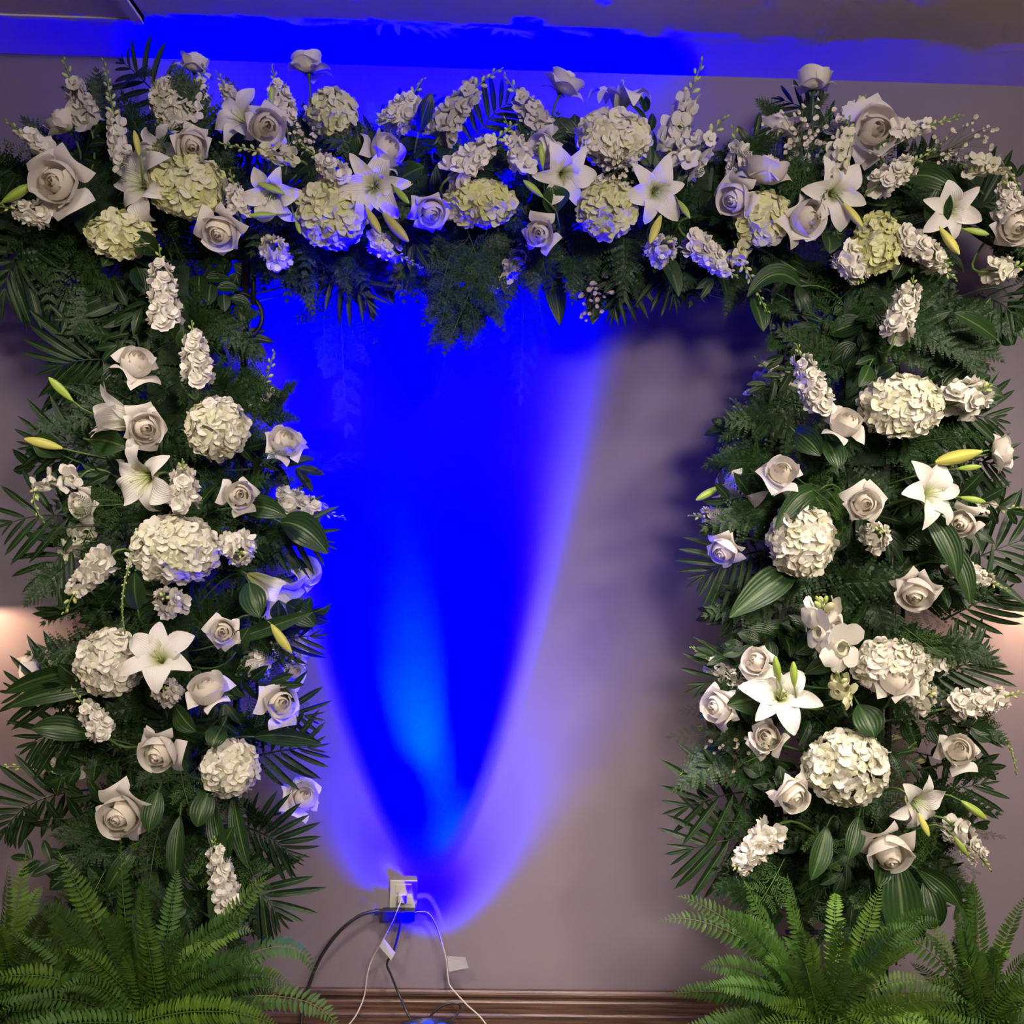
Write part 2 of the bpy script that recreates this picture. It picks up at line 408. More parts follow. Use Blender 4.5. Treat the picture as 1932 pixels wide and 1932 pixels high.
# ------------------------------------------------------------------ lilies
def lily_petal(g, prof, wd, ruf):
    ph = g.uniform(0, 6); tw = g.uniform(-.35, .35)
    def fn(u, t):
        x = 2 * u - 1
        r = cub(*[p[0] for p in prof], t); z = cub(*[p[1] for p in prof], t)
        wv = wd * (0.12 + 0.88 * math.sin(math.pi * t ** 0.85) ** 0.75) * (1.0 if t < 0.98 else 0.55)
        y = x * wv
        z += 0.22 * x * x * wv + ruf * math.sin(9 * t + ph + 1.5 * x) * abs(x) * wv + tw * x * wv * t
        return (r, y, z)
    return MB().patch(fn, 6, 12)
LILY = {}
for name, prof in (('open', ((0.03, 0), (0.12, 0.62), (0.60, 0.86), (1.05, 0.50))), ('curl', ((0.03, 0), (0.16, 0.75), (0.95, 0.95), (0.95, 0.28))),
                   ('trumpet', ((0.03, 0), (0.13, 0.85), (0.28, 1.15), (0.85, 1.32)))):
    for s in range(3):
        g = random.Random(s * 7 + len(name))
        LILY[name, s] = [(i * math.pi / 3, lily_petal(g, tuple((a * g.uniform(.92, 1.08), b * g.uniform(.9, 1.08)) for a, b in prof), 0.35 if i % 2 else 0.25, 0.30).mesh('lily_petal', 'lily_petal')) for i in range(6)]
FIL = MB().tube([(0, 0, 0.05), (0.05, 0, 0.4), (0.17, 0, 0.78)], [0.018, 0.014, 0.009], 5).mesh('stamen', 'bud')
PIS = MB().tube([(0, 0, 0.05), (0, 0, 0.5), (0.05, 0, 0.95)], [0.03, 0.018, 0.018], 6).lathe([(0, .93), (.04, .95), (.035, .98), (0, .99)], 6).mesh('pistil', 'bud')
LWHITE = (0.84, 0.81, 0.75)
def lily(px, py, size, ang=270, tilt=25, look='open white lily', form='open', d=None, roll=None, tint=LWHITE):
    d = dflower(px, py) + 0.005 if d is None else d
    c = P(px, py, d); rad = size * 0.5 * mpp(d); ax = facing(ang, tilt)
    off = 0.55 if form != 'trumpet' else 0.85
    base = c - ax * rad * off; root = thing('lily', base)
    rot = basis(ax, rnd.uniform(0, 6.28) if roll is None else R(roll))
    for a, me in LILY[form, rnd.randrange(3)]:
        obj('petal', me, root, (rot @ M.Rotation(a + rnd.uniform(-.08, .08), 3, 'Z')).to_4x4() @ M.Scale(rad * rnd.uniform(.95, 1.05), 4), jit(tint, 0.04))
    for i in range(6):
        obj('stamen', FIL, root, (rot @ M.Rotation(i * math.pi / 3 + .5, 3, 'Z')).to_4x4() @ M.Scale(rad * rnd.uniform(.85, 1.0), 4), (0.52, 0.56, 0.25))
    obj('pistil', PIS, root, rot.to_4x4() @ M.Scale(rad, 4), (0.50, 0.56, 0.28))
    stem_to_core(root, px, py, base + ax * rad * 0.05, ax, 0.0032, (0.10, 0.18, 0.04))
    return note(root, look, 'white lily', 'lily', px, py)
def budfn(u, t):
    a = 2 * math.pi * u; r = 0.135 * math.sin(math.pi * min(1, t * 0.93 + 0.05)) ** 0.7 * (1 + 0.10 * math.cos(3 * a)) * (0.85 + 0.3 * t)
    return (r * math.cos(a), r * math.sin(a), t)
BUDM = MB().patch(budfn, 15, 9).mesh('bud', 'bud')
def lily_bud(bx, by, tx, ty, col=(0.42, 0.46, 0.07), look='pale green', d=None, fat=1.0):
    mx, my = (bx + tx) / 2, (by + ty) / 2
    d = dflower(mx, my) + 0.03 if d is None else d
    a, b = P(bx, by, d), P(tx, ty, d + 0.012)
    root = thing('lily_bud', a); ax = (b - a); L = ax.length
    obj('bud', BUDM, root, basis(ax, rnd.uniform(0, 2)).to_4x4() @ M.Diagonal((L * fat, L * fat, L, 1)), jit(col, .12))
    stem_to_core(root, mx, my, a, ax.normalized(), 0.002, (0.12, 0.20, 0.04))
    return note(root, look, 'closed lily bud', 'flower bud', mx, my)

# ------------------------------------------------------------------ hydrangeas
def small_petal(L, wd, cup, g, lift=0.0, nu=3, nv=3):
    ph = g.uniform(0, 6)
    def fn(u, t):
        x = 2 * u - 1
        wv = wd * (0.2 + 0.9 * math.sin(math.pi * min(1, t * 0.86 + 0.04)) ** 0.6)
        return (L * (0.03 + t) * (1 - 0.12 * x * x * t), x * wv, lift * t + cup * t * t + 0.10 * L * math.sin(2.2 * x + ph) * t - 0.06 * x * x)
    return MB().patch(fn, nu, nv)
def rosette(g, layers):
    m = MB()
    for n_, L, wd, cup, lift, z0 in layers:
        o = g.uniform(0, 6)
        for i in range(n_):
            p = small_petal(L * g.uniform(.88, 1.1), wd * g.uniform(.9, 1.1), cup * g.uniform(.6, 1.4), g, lift, 2 if n_ > 4 else 3, 3)
            m.add(p, M.Translation((0, 0, z0)) @ M.Rotation(o + i * 2 * math.pi / n_ + g.uniform(-.12, .12), 4, 'Z'))
    return m
HYD = [rosette(random.Random(s), [(4, 1.0, 0.58, 0.10, 0.12, 0)]).lathe([(0.09, -0.01), (0.09, 0.05), (0, 0.10)], 6).mesh('hydrangea_floret', 'hydrangea_petal') for s in range(5)]
def bumpy(seed, n1=12, n2=8):
    g = random.Random(seed)
    def fn(u, t):
        a, b = 2 * math.pi * u, math.pi * (t - 0.5); k = 1 + 0.06 * math.sin(5 * a + 3 * b)
        return (k * math.cos(b) * math.cos(a), k * math.cos(b) * math.sin(a), k * math.sin(b))
    return MB().patch(fn, n1, n2)
HCORE = bumpy(3).mesh('flower_core', 'leaf')
def hydrangea(px, py, rx, ry, green=0.0, look='', tone=1.0, d=None, n=None):
    d = dflower(px, py) - 0.015 if d is None else d
    c = P(px, py, d); k = mpp(d); rX, rZ = rx * k, ry * k; rY = 0.8 * min(rX, rZ)
    root = thing('hydrangea', c)
    obj('flower_core', HCORE, root, M.Diagonal((rX * .76, rY * .72, rZ * .76, 1)), (0.20, 0.25, 0.08) if green < .5 else (0.30, 0.30, 0.16))
    fs = 0.0150; n = n or int(min(190, max(70, 2.0 * math.pi * (rX * rZ + rX * rY) * 0.8 / (fs * fs * 1.15))))
    cw, cg = V((0.84, 0.80, 0.72)), V((0.66, 0.69, 0.22))
    for i in range(n):
        t = (i + 0.5) / n; y = 1 - 1.62 * t; a = i * 2.39996
        s = math.sqrt(max(0, 1 - y * y)); nrm = V((s * math.cos(a), -y, s * math.sin(a)))
        j = rnd.uniform(0.90, 1.03)
        pos = V((nrm.x * rX * j, nrm.y * rY * j, nrm.z * rZ * j)) * 0.92
        nn = (V((nrm.x / rX, nrm.y / rY, nrm.z / rZ)).normalized() + V((rnd.uniform(-.62, .62), rnd.uniform(-.62, .62), rnd.uniform(-.62, .62)))).normalized()
        gr = min(1, max(0, green + rnd.uniform(-.28, .28)))
        col = cw.lerp(cg, gr) * tone * rnd.uniform(0.93, 1.05)
        obj('floret', HYD[i % 5], root, mat4(basis(nn, rnd.uniform(0, 6.28)), pos, fs * rnd.uniform(.85, 1.2)), tuple(col))
    stem_to_core(root, px, py, c + V((0, rY * .6, 0)), TOCAM, 0.0035)
    return note(root, look, 'hydrangea head', 'hydrangea', px, py)

# ------------------------------------------------------------------ flower spikes: stock, snapdragon, larkspur
STOCK = [rosette(random.Random(20 + s), [(5, 1.0, 0.48, -0.10, 0.15, 0), (5, 0.78, 0.40, 0.10, 0.25, 0.10), (4, 0.5, 0.30, 0.22, 0.35, 0.16)]).mesh('stock_floret', 'floret_petal') for s in range(4)]
LARK = [rosette(random.Random(40 + s), [(5, 1.0, 0.46, 0.12, 0.20, 0), (3, 0.42, 0.2, 0.2, 0.4, 0.06)]).mesh('larkspur_floret', 'floret_petal') for s in range(4)]
def snap_mesh(s):
    g = random.Random(60 + s); m = MB()
    m.lathe([(0.16, -0.9), (0.24, -0.6), (0.30, -0.2), (0.42, 0.05), (0.30, 0.2)], 8)
    for a, L, wd, lift in ((0.5, 0.95, 0.5, 0.65), (-0.5, 0.95, 0.5, 0.65), (2.2, 0.85, 0.42, 0.1), (math.pi, 0.8, 0.42, -0.05), (-2.2, 0.85, 0.42, 0.1)):
        m.add(small_petal(L * g.uniform(.9, 1.1), wd, -0.25 if abs(a) > 1 else -.1, g, lift), M.Translation((0, 0, 0.05)) @ M.Rotation(a, 4, 'Z') @ M.Translation((0.15, 0, 0)))
    return m.mesh('snapdragon_floret', 'floret_petal')
SNAP = [snap_mesh(s) for s in range(4)]
SBUD = MB().lathe([(0.02, -0.5), (0.30, -0.25), (0.36, 0.1), (0.24, 0.42), (0.0, 0.55)], 7).mesh('small_bud', 'bud')
LANCE = None
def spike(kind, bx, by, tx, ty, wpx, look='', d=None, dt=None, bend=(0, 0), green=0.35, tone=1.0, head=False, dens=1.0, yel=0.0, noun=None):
    mx, my = (bx + tx) / 2, (by + ty) / 2
    d = dflower(mx, my) if d is None else d
    if my < 330: d = max(d + .03, .33)
    if head:
        ax = facing(rnd.uniform(0, 360) if head is True else head, 22); L = wpx * 1.0 * mpp(d)
        c = P(mx, my, d); pa, pb = c - ax * L * .5, c + ax * L * .5
    else:
        dt = d + 0.02 if dt is None else dt
        pa, pb = P(bx, by, d), P(tx, ty, dt)
    k = mpp(d); W = wpx * k * 1.08
    pm = pa.lerp(pb, 0.5) + RIGHT * bend[0] * k + UP * bend[1] * k
    root = thing(kind + '_stem', pa); L = (pb - pa).length
    pts = [bez((pa, pm, pb), i / 10) - pa for i in range(11)]
    obj('stalk', MB().tube(pts, [0.0030 - 0.0016 * i / 10 for i in range(11)], 5).mesh('stalk', 'stem'), root, None, (0.13, 0.22, 0.05))
    fd = {'stock': 0.30, 'larkspur': 0.34, 'snapdragon': 0.36}[kind] * W
    per = {'stock': 4.6, 'larkspur': 4.6, 'snapdragon': 3.2}[kind] * dens
    nfl = max(5, min(42, int(per * L * (1 - green) / (fd * 1.15))))
    meshes = {'stock': STOCK, 'larkspur': LARK, 'snapdragon': SNAP}[kind]
    cw = V((0.84, 0.80, 0.72)).lerp(V((0.66, 0.68, 0.30)), yel) * tone  # tone puts the shade on dim spikes into their petal colour
    for i in range(nfl):
        t = (i + 0.5) / nfl * (1 - green); a = i * 2.39996 + rnd.uniform(-.3, .3)
        c = bez((pa, pm, pb), t) - pa; tg = (bez((pa, pm, pb), min(1, t + .02)) - bez((pa, pm, pb), max(0, t - .02))).normalized()
        b3 = basis(tg); out = b3 @ V((math.cos(a), math.sin(a), 0)); sz = fd * (1.05 - 0.45 * (t / (1 - green)) ** 1.6) * rnd.uniform(.88, 1.12)
        rr = (W * 0.5 - fd * 0.75) * (1 - 0.35 * t)
        ax2 = (out + tg * rnd.uniform(0.2, 0.6) + V((0, 0, -0.05))).normalized()
        cc = cw.lerp(V((0.66, 0.68, 0.32)), 0.35 * max(0, t - .4) * rnd.random())
        obj('floret', meshes[i % 4], root, mat4(basis(ax2, rnd.uniform(0, 6.28) if kind != 'snapdragon' else R(90)), c + out * max(rr, 0.002), sz), tuple(cc * rnd.uniform(.94, 1.04)))
    nb = max(5, int(L * green / (fd * 0.28))) if green > 0 else 0
    nb = min(nb, 26)
    for i in range(nb):
        q = i / max(nb - 1, 1); t = (1 - green) + green * q; a = i * 2.39996
        c = bez((pa, pm, pb), t) - pa; tg = (bez((pa, pm, pb), min(1, t)) - bez((pa, pm, pb), max(0, t - .04))).normalized()
        out = basis(tg) @ V((math.cos(a), math.sin(a), 0)); sz = fd * (0.62 - 0.36 * q) * (1.0 if kind == 'stock' else 1.15)
        col = V((0.60, 0.60, 0.30)).lerp(V((0.30, 0.40, 0.07)), min(1, q * 1.3))
        obj('bud', SBUD, root, mat4(basis((out * (1 - 0.5 * q) + tg * (.6 + q)).normalized()), c + out * sz * 0.55, (sz * .8, sz * .8, sz)), tuple(col))
    if core(mx, my) and not head: stem_to_core(root, mx, my, pa, (pb - pa).normalized(), 0.003, (0.10, 0.18, 0.04))
    else: stem_to_core(root, mx, my, pa, TOCAM, 0.003, (0.10, 0.18, 0.04))
    return note(root, look, noun or {'stock': 'white stock spike', 'larkspur': 'white larkspur spike', 'snapdragon': 'white snapdragon spike'}[kind], 'flower spike', mx, my)

# ------------------------------------------------------------------ greenery building blocks: one leaf or leaflet along +X, length 1
def blade(wd, droop, fold, nu=4, nv=7, point=1.0, wide_at=0.42, twist=0.0):
    def fn(u, t):
        x = 2 * u - 1
        s = (t / wide_at) ** 0.7 if t < wide_at else max(0.0, 1 - ((t - wide_at) / (1 - wide_at)) ** (1.6 / point))
        wv = wd * max(0.04, math.sin(s * math.pi / 2))
        if t > 0.985: wv *= 0.15
        return (t, x * wv, fold * abs(x) * wv - droop * t * t + twist * x * wv * t)
    return MB().patch(fn, nu, nv)
def pinnate_mb(n, wd, plen, pw, taper=1.1, ang=62, rs=0):
    """a small feather of pinnules along +X"""
    g = random.Random(rs); m = MB()
    m.tube([(0, 0, 0), (0.5, 0, 0), (1, 0, -0.04)], [0.012, 0.009, 0.004], 3, False)
    for i in range(n):
        t = 0.07 + 0.90 * i / (n - 1); L = plen * (1 - t ** taper) + 0.025
        for sg in (-1, 1):
            a = R(ang) * sg
            q = blade(pw, 0.15, 0.1, 2, 2, 1.0, 0.45)
            m.add(q, M.Translation((t, 0, -0.04 * t)) @ M.Rotation(a + g.uniform(-.08, .08), 4, 'Z') @ M.Rotation(g.uniform(-.25, .25), 4, 'X') @ M.Diagonal((L, L, L, 1)))
    return m
def feather_mb(rs, nb=9, nn=8):
    """fine asparagus-fern branchlet of needles"""
    g = random.Random(rs); m = MB()
    m.tube([(0, 0, 0), (0.5, 0, 0.02), (1, 0, -0.05)], [0.010, 0.007, 0.004], 3, False)
    for i in range(nb):
        t = 0.12 + 0.86 * i / (nb - 1)
        for sg in (-1, 1):
            L = 0.34 * (1 - 0.75 * t) * g.uniform(.7, 1.2); d0 = V((math.cos(0.9), sg * math.sin(0.9), g.uniform(-.3, .4))).normalized()
            b0 = V((t, 0, 0))
            for k in range(nn):
                q = (k + .6) / nn; s = b0 + d0 * L * q; nd = (d0 + V((g.uniform(-1, 1), g.uniform(-1, 1), g.uniform(-1, 1))) * 0.95).normalized()
                e = s + nd * 0.11 * g.uniform(.6, 1.2); sd = nd.cross(V((0, 0, 1))).normalized() * 0.0105
                o = len(m.v); m.v += [tuple(s - sd), tuple(s + sd), tuple(e)]; m.uv += [(0.2, 0), (0.2, 0), (0.2, 1)]; m.f.append((o, o + 1, o + 2))
    return m
PALM = [blade(0.062, 0.10 + 0.10 * k, 0.5, 4, 7, 0.75, 0.38, 0.3 * (k - 1)).mesh('palm_leaflet', 'leaf') for k in range(3)]
LEATHER = [pinnate_mb(8, 1, 0.30, 0.50, 0.9, 60, k).mesh('fern_pinna', 'leaf') for k in range(3)]
RUSCUS = [blade(0.17, 0.12 + 0.1 * k, 0.35, 4, 6, 0.9, 0.40, 0.25 * (k - 1)).mesh('leaf', 'leaf') for k in range(3)]
ROUND = [blade(0.33, 0.15 + 0.1 * k, 0.3, 5, 6, 1.2, 0.45, 0.2 * (k - 1)).mesh('leaf', 'leaf') for k in range(2)]
ASPAR = [feather_mb(k).mesh('asparagus_branchlet', 'soft_leaf') for k in range(3)]
BOSTB = blade(0.15, 0.16, 0.25, 2, 4, 0.9, 0.25)
BOST = BOSTB.mesh('pinna', 'soft_leaf')
LANCE = blade(0.10, 0.2, 0.4, 4, 6, 0.8, 0.35).mesh('leaf', 'leaf')

def frond(root, ctrl, nhint, n, meshes, lenf, angf, cname, color, stalk_r=0.0018, t0=0.2, alt=False, join=None, stalk='rachis', tipleaf=True, jang=0.08, stalk_col=None):
    """leaflets along a bent stalk; as children of root, or joined into one mesh when join is a leaf builder"""
    o0 = V(ctrl[0]); pts = [bez(ctrl, i / 12) - o0 for i in range(13)]
    mb = MB().tube(pts, [stalk_r * (1 - 0.7 * i / 12) for i in range(13)], 4)
    mats = []
    for i in range(n):
        t = t0 + (1 - t0) * (i / max(n - 1, 1)) * 0.985
        c = bez(ctrl, t) - o0; T = (bez(ctrl, min(1, t + .02)) - bez(ctrl, t - .02)).normalized()
        S = T.cross(nhint)
        if S.length < 1e-3: S = T.cross(V((1, 0, 0.3)))
        S.normalize(); Nn = S.cross(T).normalized()
        for sg in ((-1, 1) if not alt else ((-1,) if i % 2 else (1,))):
            q = (t - t0) / (1 - t0); a = angf(q) + rnd.uniform(-jang, jang)
            X = (T * math.cos(a) + S * sg * math.sin(a)).normalized()
            Z = (Nn + V((rnd.uniform(-.25, .25), rnd.uniform(-.25, .25), rnd.uniform(-.1, .1)))); Z = (Z - X * Z.dot(X)).normalized(); Y = Z.cross(X)
            L = lenf(q) * rnd.uniform(.9, 1.1)
            mats.append(mat4(M((X, Y, Z)).transposed(), c, L))
    if tipleaf:
        T = (pts[-1] - pts[-2]).normalized(); S = T.cross(nhint).normalized(); Nn = S.cross(T)
        mats.append(mat4(M((T, Nn.cross(T), Nn)).transposed(), pts[-1], lenf(0.97)))
    if join is not None:
        for m in mats: mb.add(join, m)
        return mb
    obj(stalk, mb.mesh(stalk, 'stem'), root, None, stalk_col or tuple(c * 0.9 for c in color))
    for i, m in enumerate(mats):
        obj(cname, meshes[i % len(meshes)], root, m, jit(color, 0.18))

def curve_px(bx, by, tx, ty, d0, d1, lift=(0, 0), bulge=0.03):
    a, b = P(bx, by, d0), P(tx, ty, d1); k = mpp(d0)
    m = a.lerp(b, 0.5) + RIGHT * lift[0] * k + UP * lift[1] * k + TOCAM * bulge
    return a, m, b
def vnormal(sp=0.5): return (TOCAM + V((rnd.uniform(-sp, sp), 0, rnd.uniform(-sp, sp)))).normalized()
ZN = {'top': 'the top of the arch', 'left': 'the left column', 'right': 'the right column'}
G_LEATH, G_PALM, G_ASP, G_RUS = (0.013, 0.042, 0.009), (0.011, 0.033, 0.009), (0.025, 0.074, 0.009), (0.010, 0.032, 0.007)

def palm(bx, by, tx, ty, leaf_px, n=9, lift=(0, 0), d=None, dt=None, look='dark palm frond', col=G_PALM, spread=(70, 22), sp=0.35):
    d = AD if d is None else d; dt = d + 0.05 if dt is None else dt
    ctrl = curve_px(bx, by, tx, ty, d, dt, lift); root = thing('palm_frond', ctrl[0]); k = mpp(d)
    frond(root, ctrl, vnormal(sp), n, PALM, lambda q: leaf_px * k * (0.75 + 0.5 * math.sin(math.pi * min(1, q * 0.9 + .1)) - 0.35 * q), lambda q: R(spread[0] + (spread[1] - spread[0]) * q), 'leaflet', col, 0.0028, 0.12)
    return note(root, look, 'palm frond', 'palm frond', tx, ty)
def leather(bx, by, tx, ty, d, dt, col=G_LEATH, lift=(0, 0), hand=False, sp=0.6, wide=0.36):
    ctrl = curve_px(bx, by, tx, ty, d, dt, lift, rnd.uniform(0, .04)); root = thing('leather_fern_sprig', ctrl[0])
    L = (ctrl[2] - ctrl[0]).length
    frond(root, ctrl, vnormal(sp), 10, LEATHER, lambda q: L * wide * (1.05 - q) ** 0.8 + 0.006, lambda q: R(66 - 26 * q), 'pinna', col, 0.0016, 0.22)
    z = zone((bx + tx) / 2, (by + ty) / 2)
    tag(root, None, 'fern sprig', 'leather fern sprigs on ' + ZN[z]); FILL.append((root, 'dark leather fern sprig', .35 * bx + .65 * tx, .35 * by + .65 * ty))
    return root
def asparagus(bx, by, tx, ty, d, dt, col=G_ASP, lift=(0, 0), n=9, wide=0.42, label=None, bulge=0.02):
    ctrl = curve_px(bx, by, tx, ty, d, dt, lift, bulge); root = thing('asparagus_fern_spray', ctrl[0]); L = (ctrl[2] - ctrl[0]).length
    frond(root, ctrl, vnormal(0.9), n, ASPAR, lambda q: L * wide * (1.1 - 0.8 * q), lambda q: R(58 - 20 * q), 'branchlet', col, 0.0013, 0.15, True, jang=0.3)
    z = zone((bx + tx) / 2, (by + ty) / 2)
    if label: tag(root, label, 'fern spray')
    else: tag(root, None, 'fern spray', 'asparagus fern sprays on ' + ZN[z]); FILL.append((root, 'feathery asparagus fern', .35 * bx + .65 * tx, .35 * by + .65 * ty))
    return root
def ruscus(bx, by, tx, ty, leaf_px, d, dt, n=7, meshes=None, col=G_RUS, lift=(0, 0)):
    ctrl = curve_px(bx, by, tx, ty, d, dt, lift); root = thing('leafy_stem', ctrl[0]); k = mpp(d)
    frond(root, ctrl, vnormal(0.7), n, meshes or RUSCUS, lambda q: leaf_px * k * (1 - 0.35 * q), lambda q: R(52 - 15 * q), 'leaf', col, 0.0018, 0.15, True, jang=0.35)
    z = zone((bx + tx) / 2, (by + ty) / 2)
    tag(root, None, 'leafy stem', 'glossy leafy stems on ' + ZN[z]); FILL.append((root, 'glossy leafy stem', .35 * bx + .65 * tx, .35 * by + .65 * ty))
    return root
def strap(bx, by, tx, ty, wpx, lift=(0, 0), d=None, dt=None, look='broad green', col=(0.021, 0.054, 0.012), sp=0.4):
    mx, my = (bx + tx) / 2, (by + ty) / 2
    d = dflower(mx, my) - 0.02 if d is None else d; dt = d + 0.04 if dt is None else dt
    a, m_, b = curve_px(bx, by, tx, ty, d, dt, lift, 0.02); root = thing('broad_leaf', a); nh = vnormal(sp); k = mpp(d)
    def fn(u, t):
        x = 2 * u - 1; c = bez((a, m_, b), t); T = (bez((a, m_, b), min(1, t + .02)) - bez((a, m_, b), max(0, t - .02))).normalized()
        S = T.cross(nh).normalized(); Nn = S.cross(T); wv = wpx * .5 * k * max(0.03, math.sin(math.pi * min(1, t * .97 + .02)) ** 0.8)
        return c + S * x * wv + Nn * (0.35 * abs(x) * wv) - a
    obj('leaf_blade', MB().patch(fn, 4, 12).mesh('leaf_blade', 'leaf'), root, None, jit(col, .15))
    stem_to_core(root, mx, my, a, (b - a).normalized(), 0.002, (0.06, 0.13, 0.03))
    return note(root, look, 'broad leaf', 'leaf', mx, my)

# ================================================================== the flowers, read off the photograph
# hydrangea heads
H_ = [(355, 352, 74, 58, .62, 'large lime-cream'), (228, 444, 62, 42, .62, 'flattened lime-green'), (328, 195, 44, 50, .15, 'dim white'),
      (625, 213, 46, 45, .45, 'small cream-green'), (627, 403, 66, 68, .60, 'large lime-green'), (905, 384, 70, 42, .75, 'wide lime-green'),
      (1157, 260, 72, 54, .15, 'large white'), (1145, 392, 56, 58, .62, 'round lime-green'), (1437, 412, 50, 52, .55, 'cream-green'),
      (1655, 458, 44, 58, .70, 'tall lime-green'), (410, 808, 58, 58, .18, 'creamy white'), (332, 1035, 83, 66, .12, 'very large white'),
      (208, 1250, 62, 64, .06, 'ruffled white'), (435, 1450, 54, 52, .05, 'white'), (1700, 765, 82, 62, .14, 'large cream-white'),
      (1512, 1020, 64, 72, .10, 'tall white'), (1597, 1447, 82, 74, .12, 'very large creamy white'), (1683, 1258, 76, 52, .05, 'white')]
for x, y, a, b, g, lk in H_: hydrangea(x, y, a, b, g, lk, d=0.33 if (x, y) in ((328, 195), (625, 213)) else None)

# roses: x, y, size, screen angle, tilt, look
R_ = [(122, 233, 70, 120, 60, 'half-open sideways'), (108, 343, 100, 290, 15, 'large wide-open'), (362, 272, 66, 300, 40, 'small open'), (503, 240, 78, 320, 25, 'full'),
      (368, 122, 60, 80, 75, 'dim backlit'), (580, 122, 66, 95, 80, 'upright pointed'), (726, 288, 80, 30, 50, 'wide sideways'), (417, 437, 78, 260, 30, 'large cupped'),
      (812, 400, 66, 310, 35, 'furled'), (1018, 441, 62, 250, 15, 'round open'), (1065, 160, 70, 60, 75, 'dim backlit'), (1028, 282, 68, 200, 45, 'half-hidden'),
      (1445, 328, 90, 80, 70, 'ruffled turned-away'), (1388, 374, 74, 215, 45, 'two-petalled'), (1517, 412, 82, 330, 30, 'crumpled'), (1535, 153, 72, 90, 82, 'upright pointed'),
      (1645, 248, 96, 290, 12, 'large spiral-hearted'), (1917, 424, 82, 250, 30, 'edge-cropped'), (1466, 243, 74, 90, 65, 'dim ragged'),
      (257, 690, 74, 60, 50, 'cupped'), (538, 838, 70, 60, 45, 'wide cupped'), (452, 936, 64, 20, 20, 'plump'), (158, 950, 58, 200, 40, 'small side-turned'),
      (420, 1193, 54, 30, 15, 'small tight'), (393, 1306, 78, 100, 55, 'two-lobed nodding'), (303, 1416, 82, 250, 20, 'wide-open'), (229, 1536, 92, 270, 8, 'star-shaped'),
      (60, 1262, 64, 190, 65, 'sideways'), (529, 1328, 68, 30, 30, 'flat open'), (556, 1271, 44, 40, 40, 'small bluish'), (576, 1080, 58, 20, 60, 'half-hidden bluish'),
      (570, 1507, 66, 60, 45, 'ragged bluish'), (272, 806, 72, 340, 35, 'open'),
      (1593, 803, 72, 85, 45, 'cupped'), (1474, 893, 66, 110, 25, 'furled'), (1630, 950, 66, 200, 6, 'round spiral-hearted'), (1886, 854, 64, 10, 60, 'side-turned'),
      (1368, 1037, 66, 220, 50, 'egg-shaped bluish'), (1728, 1115, 76, 240, 35, 'angular crumpled'), (1816, 986, 64, 200, 40, 'loose'), (1430, 1250, 60, 150, 50, 'small cupped'),
      (1358, 1335, 72, 170, 50, 'plump sideways'), (1448, 1392, 66, 140, 35, 'nodding'), (1688, 1290, 70, 90, 55, 'upward cupped'), (1492, 1498, 74, 320, 20, 'full round'),
      (1808, 1418, 70, 110, 35, 'pointed'), (1675, 1602, 92, 270, 35, 'large spiky')]
back = {(368, 122), (580, 122), (1065, 160), (1535, 153), (1466, 243), (556, 1271), (576, 1080), (570, 1507), (122, 233)}
for x, y, s, a, t, lk in R_: rose(x, y, s * 1.0, a, t, lk, d=(0.27 if y > 300 else 0.33) if (x, y) in back else dflower(x, y) + (0.03 if (x, y) in ((503, 240), (108, 343), (1688, 1290), (272, 806)) else 0.012))

# lilies: x, y, size, angle, tilt, form, look
L_ = [(452, 222, 118, 150, 25, 'open', 'partly hidden', .40), (268, 345, 150, 180, 40, 'curl', 'curl-petalled', .43), (512, 368, 122, 260, 35, 'open', 'wide flat', None),
      (704, 352, 134, 280, 15, 'open', 'thin-petalled', None), (1066, 332, 124, 300, 30, 'open', 'broad-petalled', None), (1171, 180, 128, 85, 68, 'curl', 'upturned', .33),
      (1238, 362, 122, 280, 18, 'open', 'large', None), (1577, 366, 132, 300, 18, 'open', 'star-shaped', None), (1795, 396, 112, 250, 15, 'open', 'many-rayed', None),
      (300, 285, 110, 200, 30, 'open', 'shaded', .40), (218, 785, 140, 165, 65, 'trumpet', 'sideways long-petalled', None), (270, 902, 142, 210, 30, 'curl', 'large cupped', None),
      (515, 1120, 150, 325, 78, 'trumpet', 'side-on trumpet', .36), (300, 1238, 146, 80, 30, 'open', 'wide-winged', None), (1395, 945, 140, 215, 70, 'curl', 'side-on bluish', .30),
      (1758, 930, 136, 20, 28, 'open', 'star-shaped', None), (1474, 1312, 140, 100, 25, 'open', 'star-shaped', None), (1733, 1514, 120, 320, 28, 'open', 'open', None),
      (1447, 738, 84, 150, 30, 'open', 'dim bluish', .22)]
for x, y, s, a, t, f, lk, d in L_: lily(x, y, s, a, t, lk, f, d if d else dflower(x, y) + 0.02)

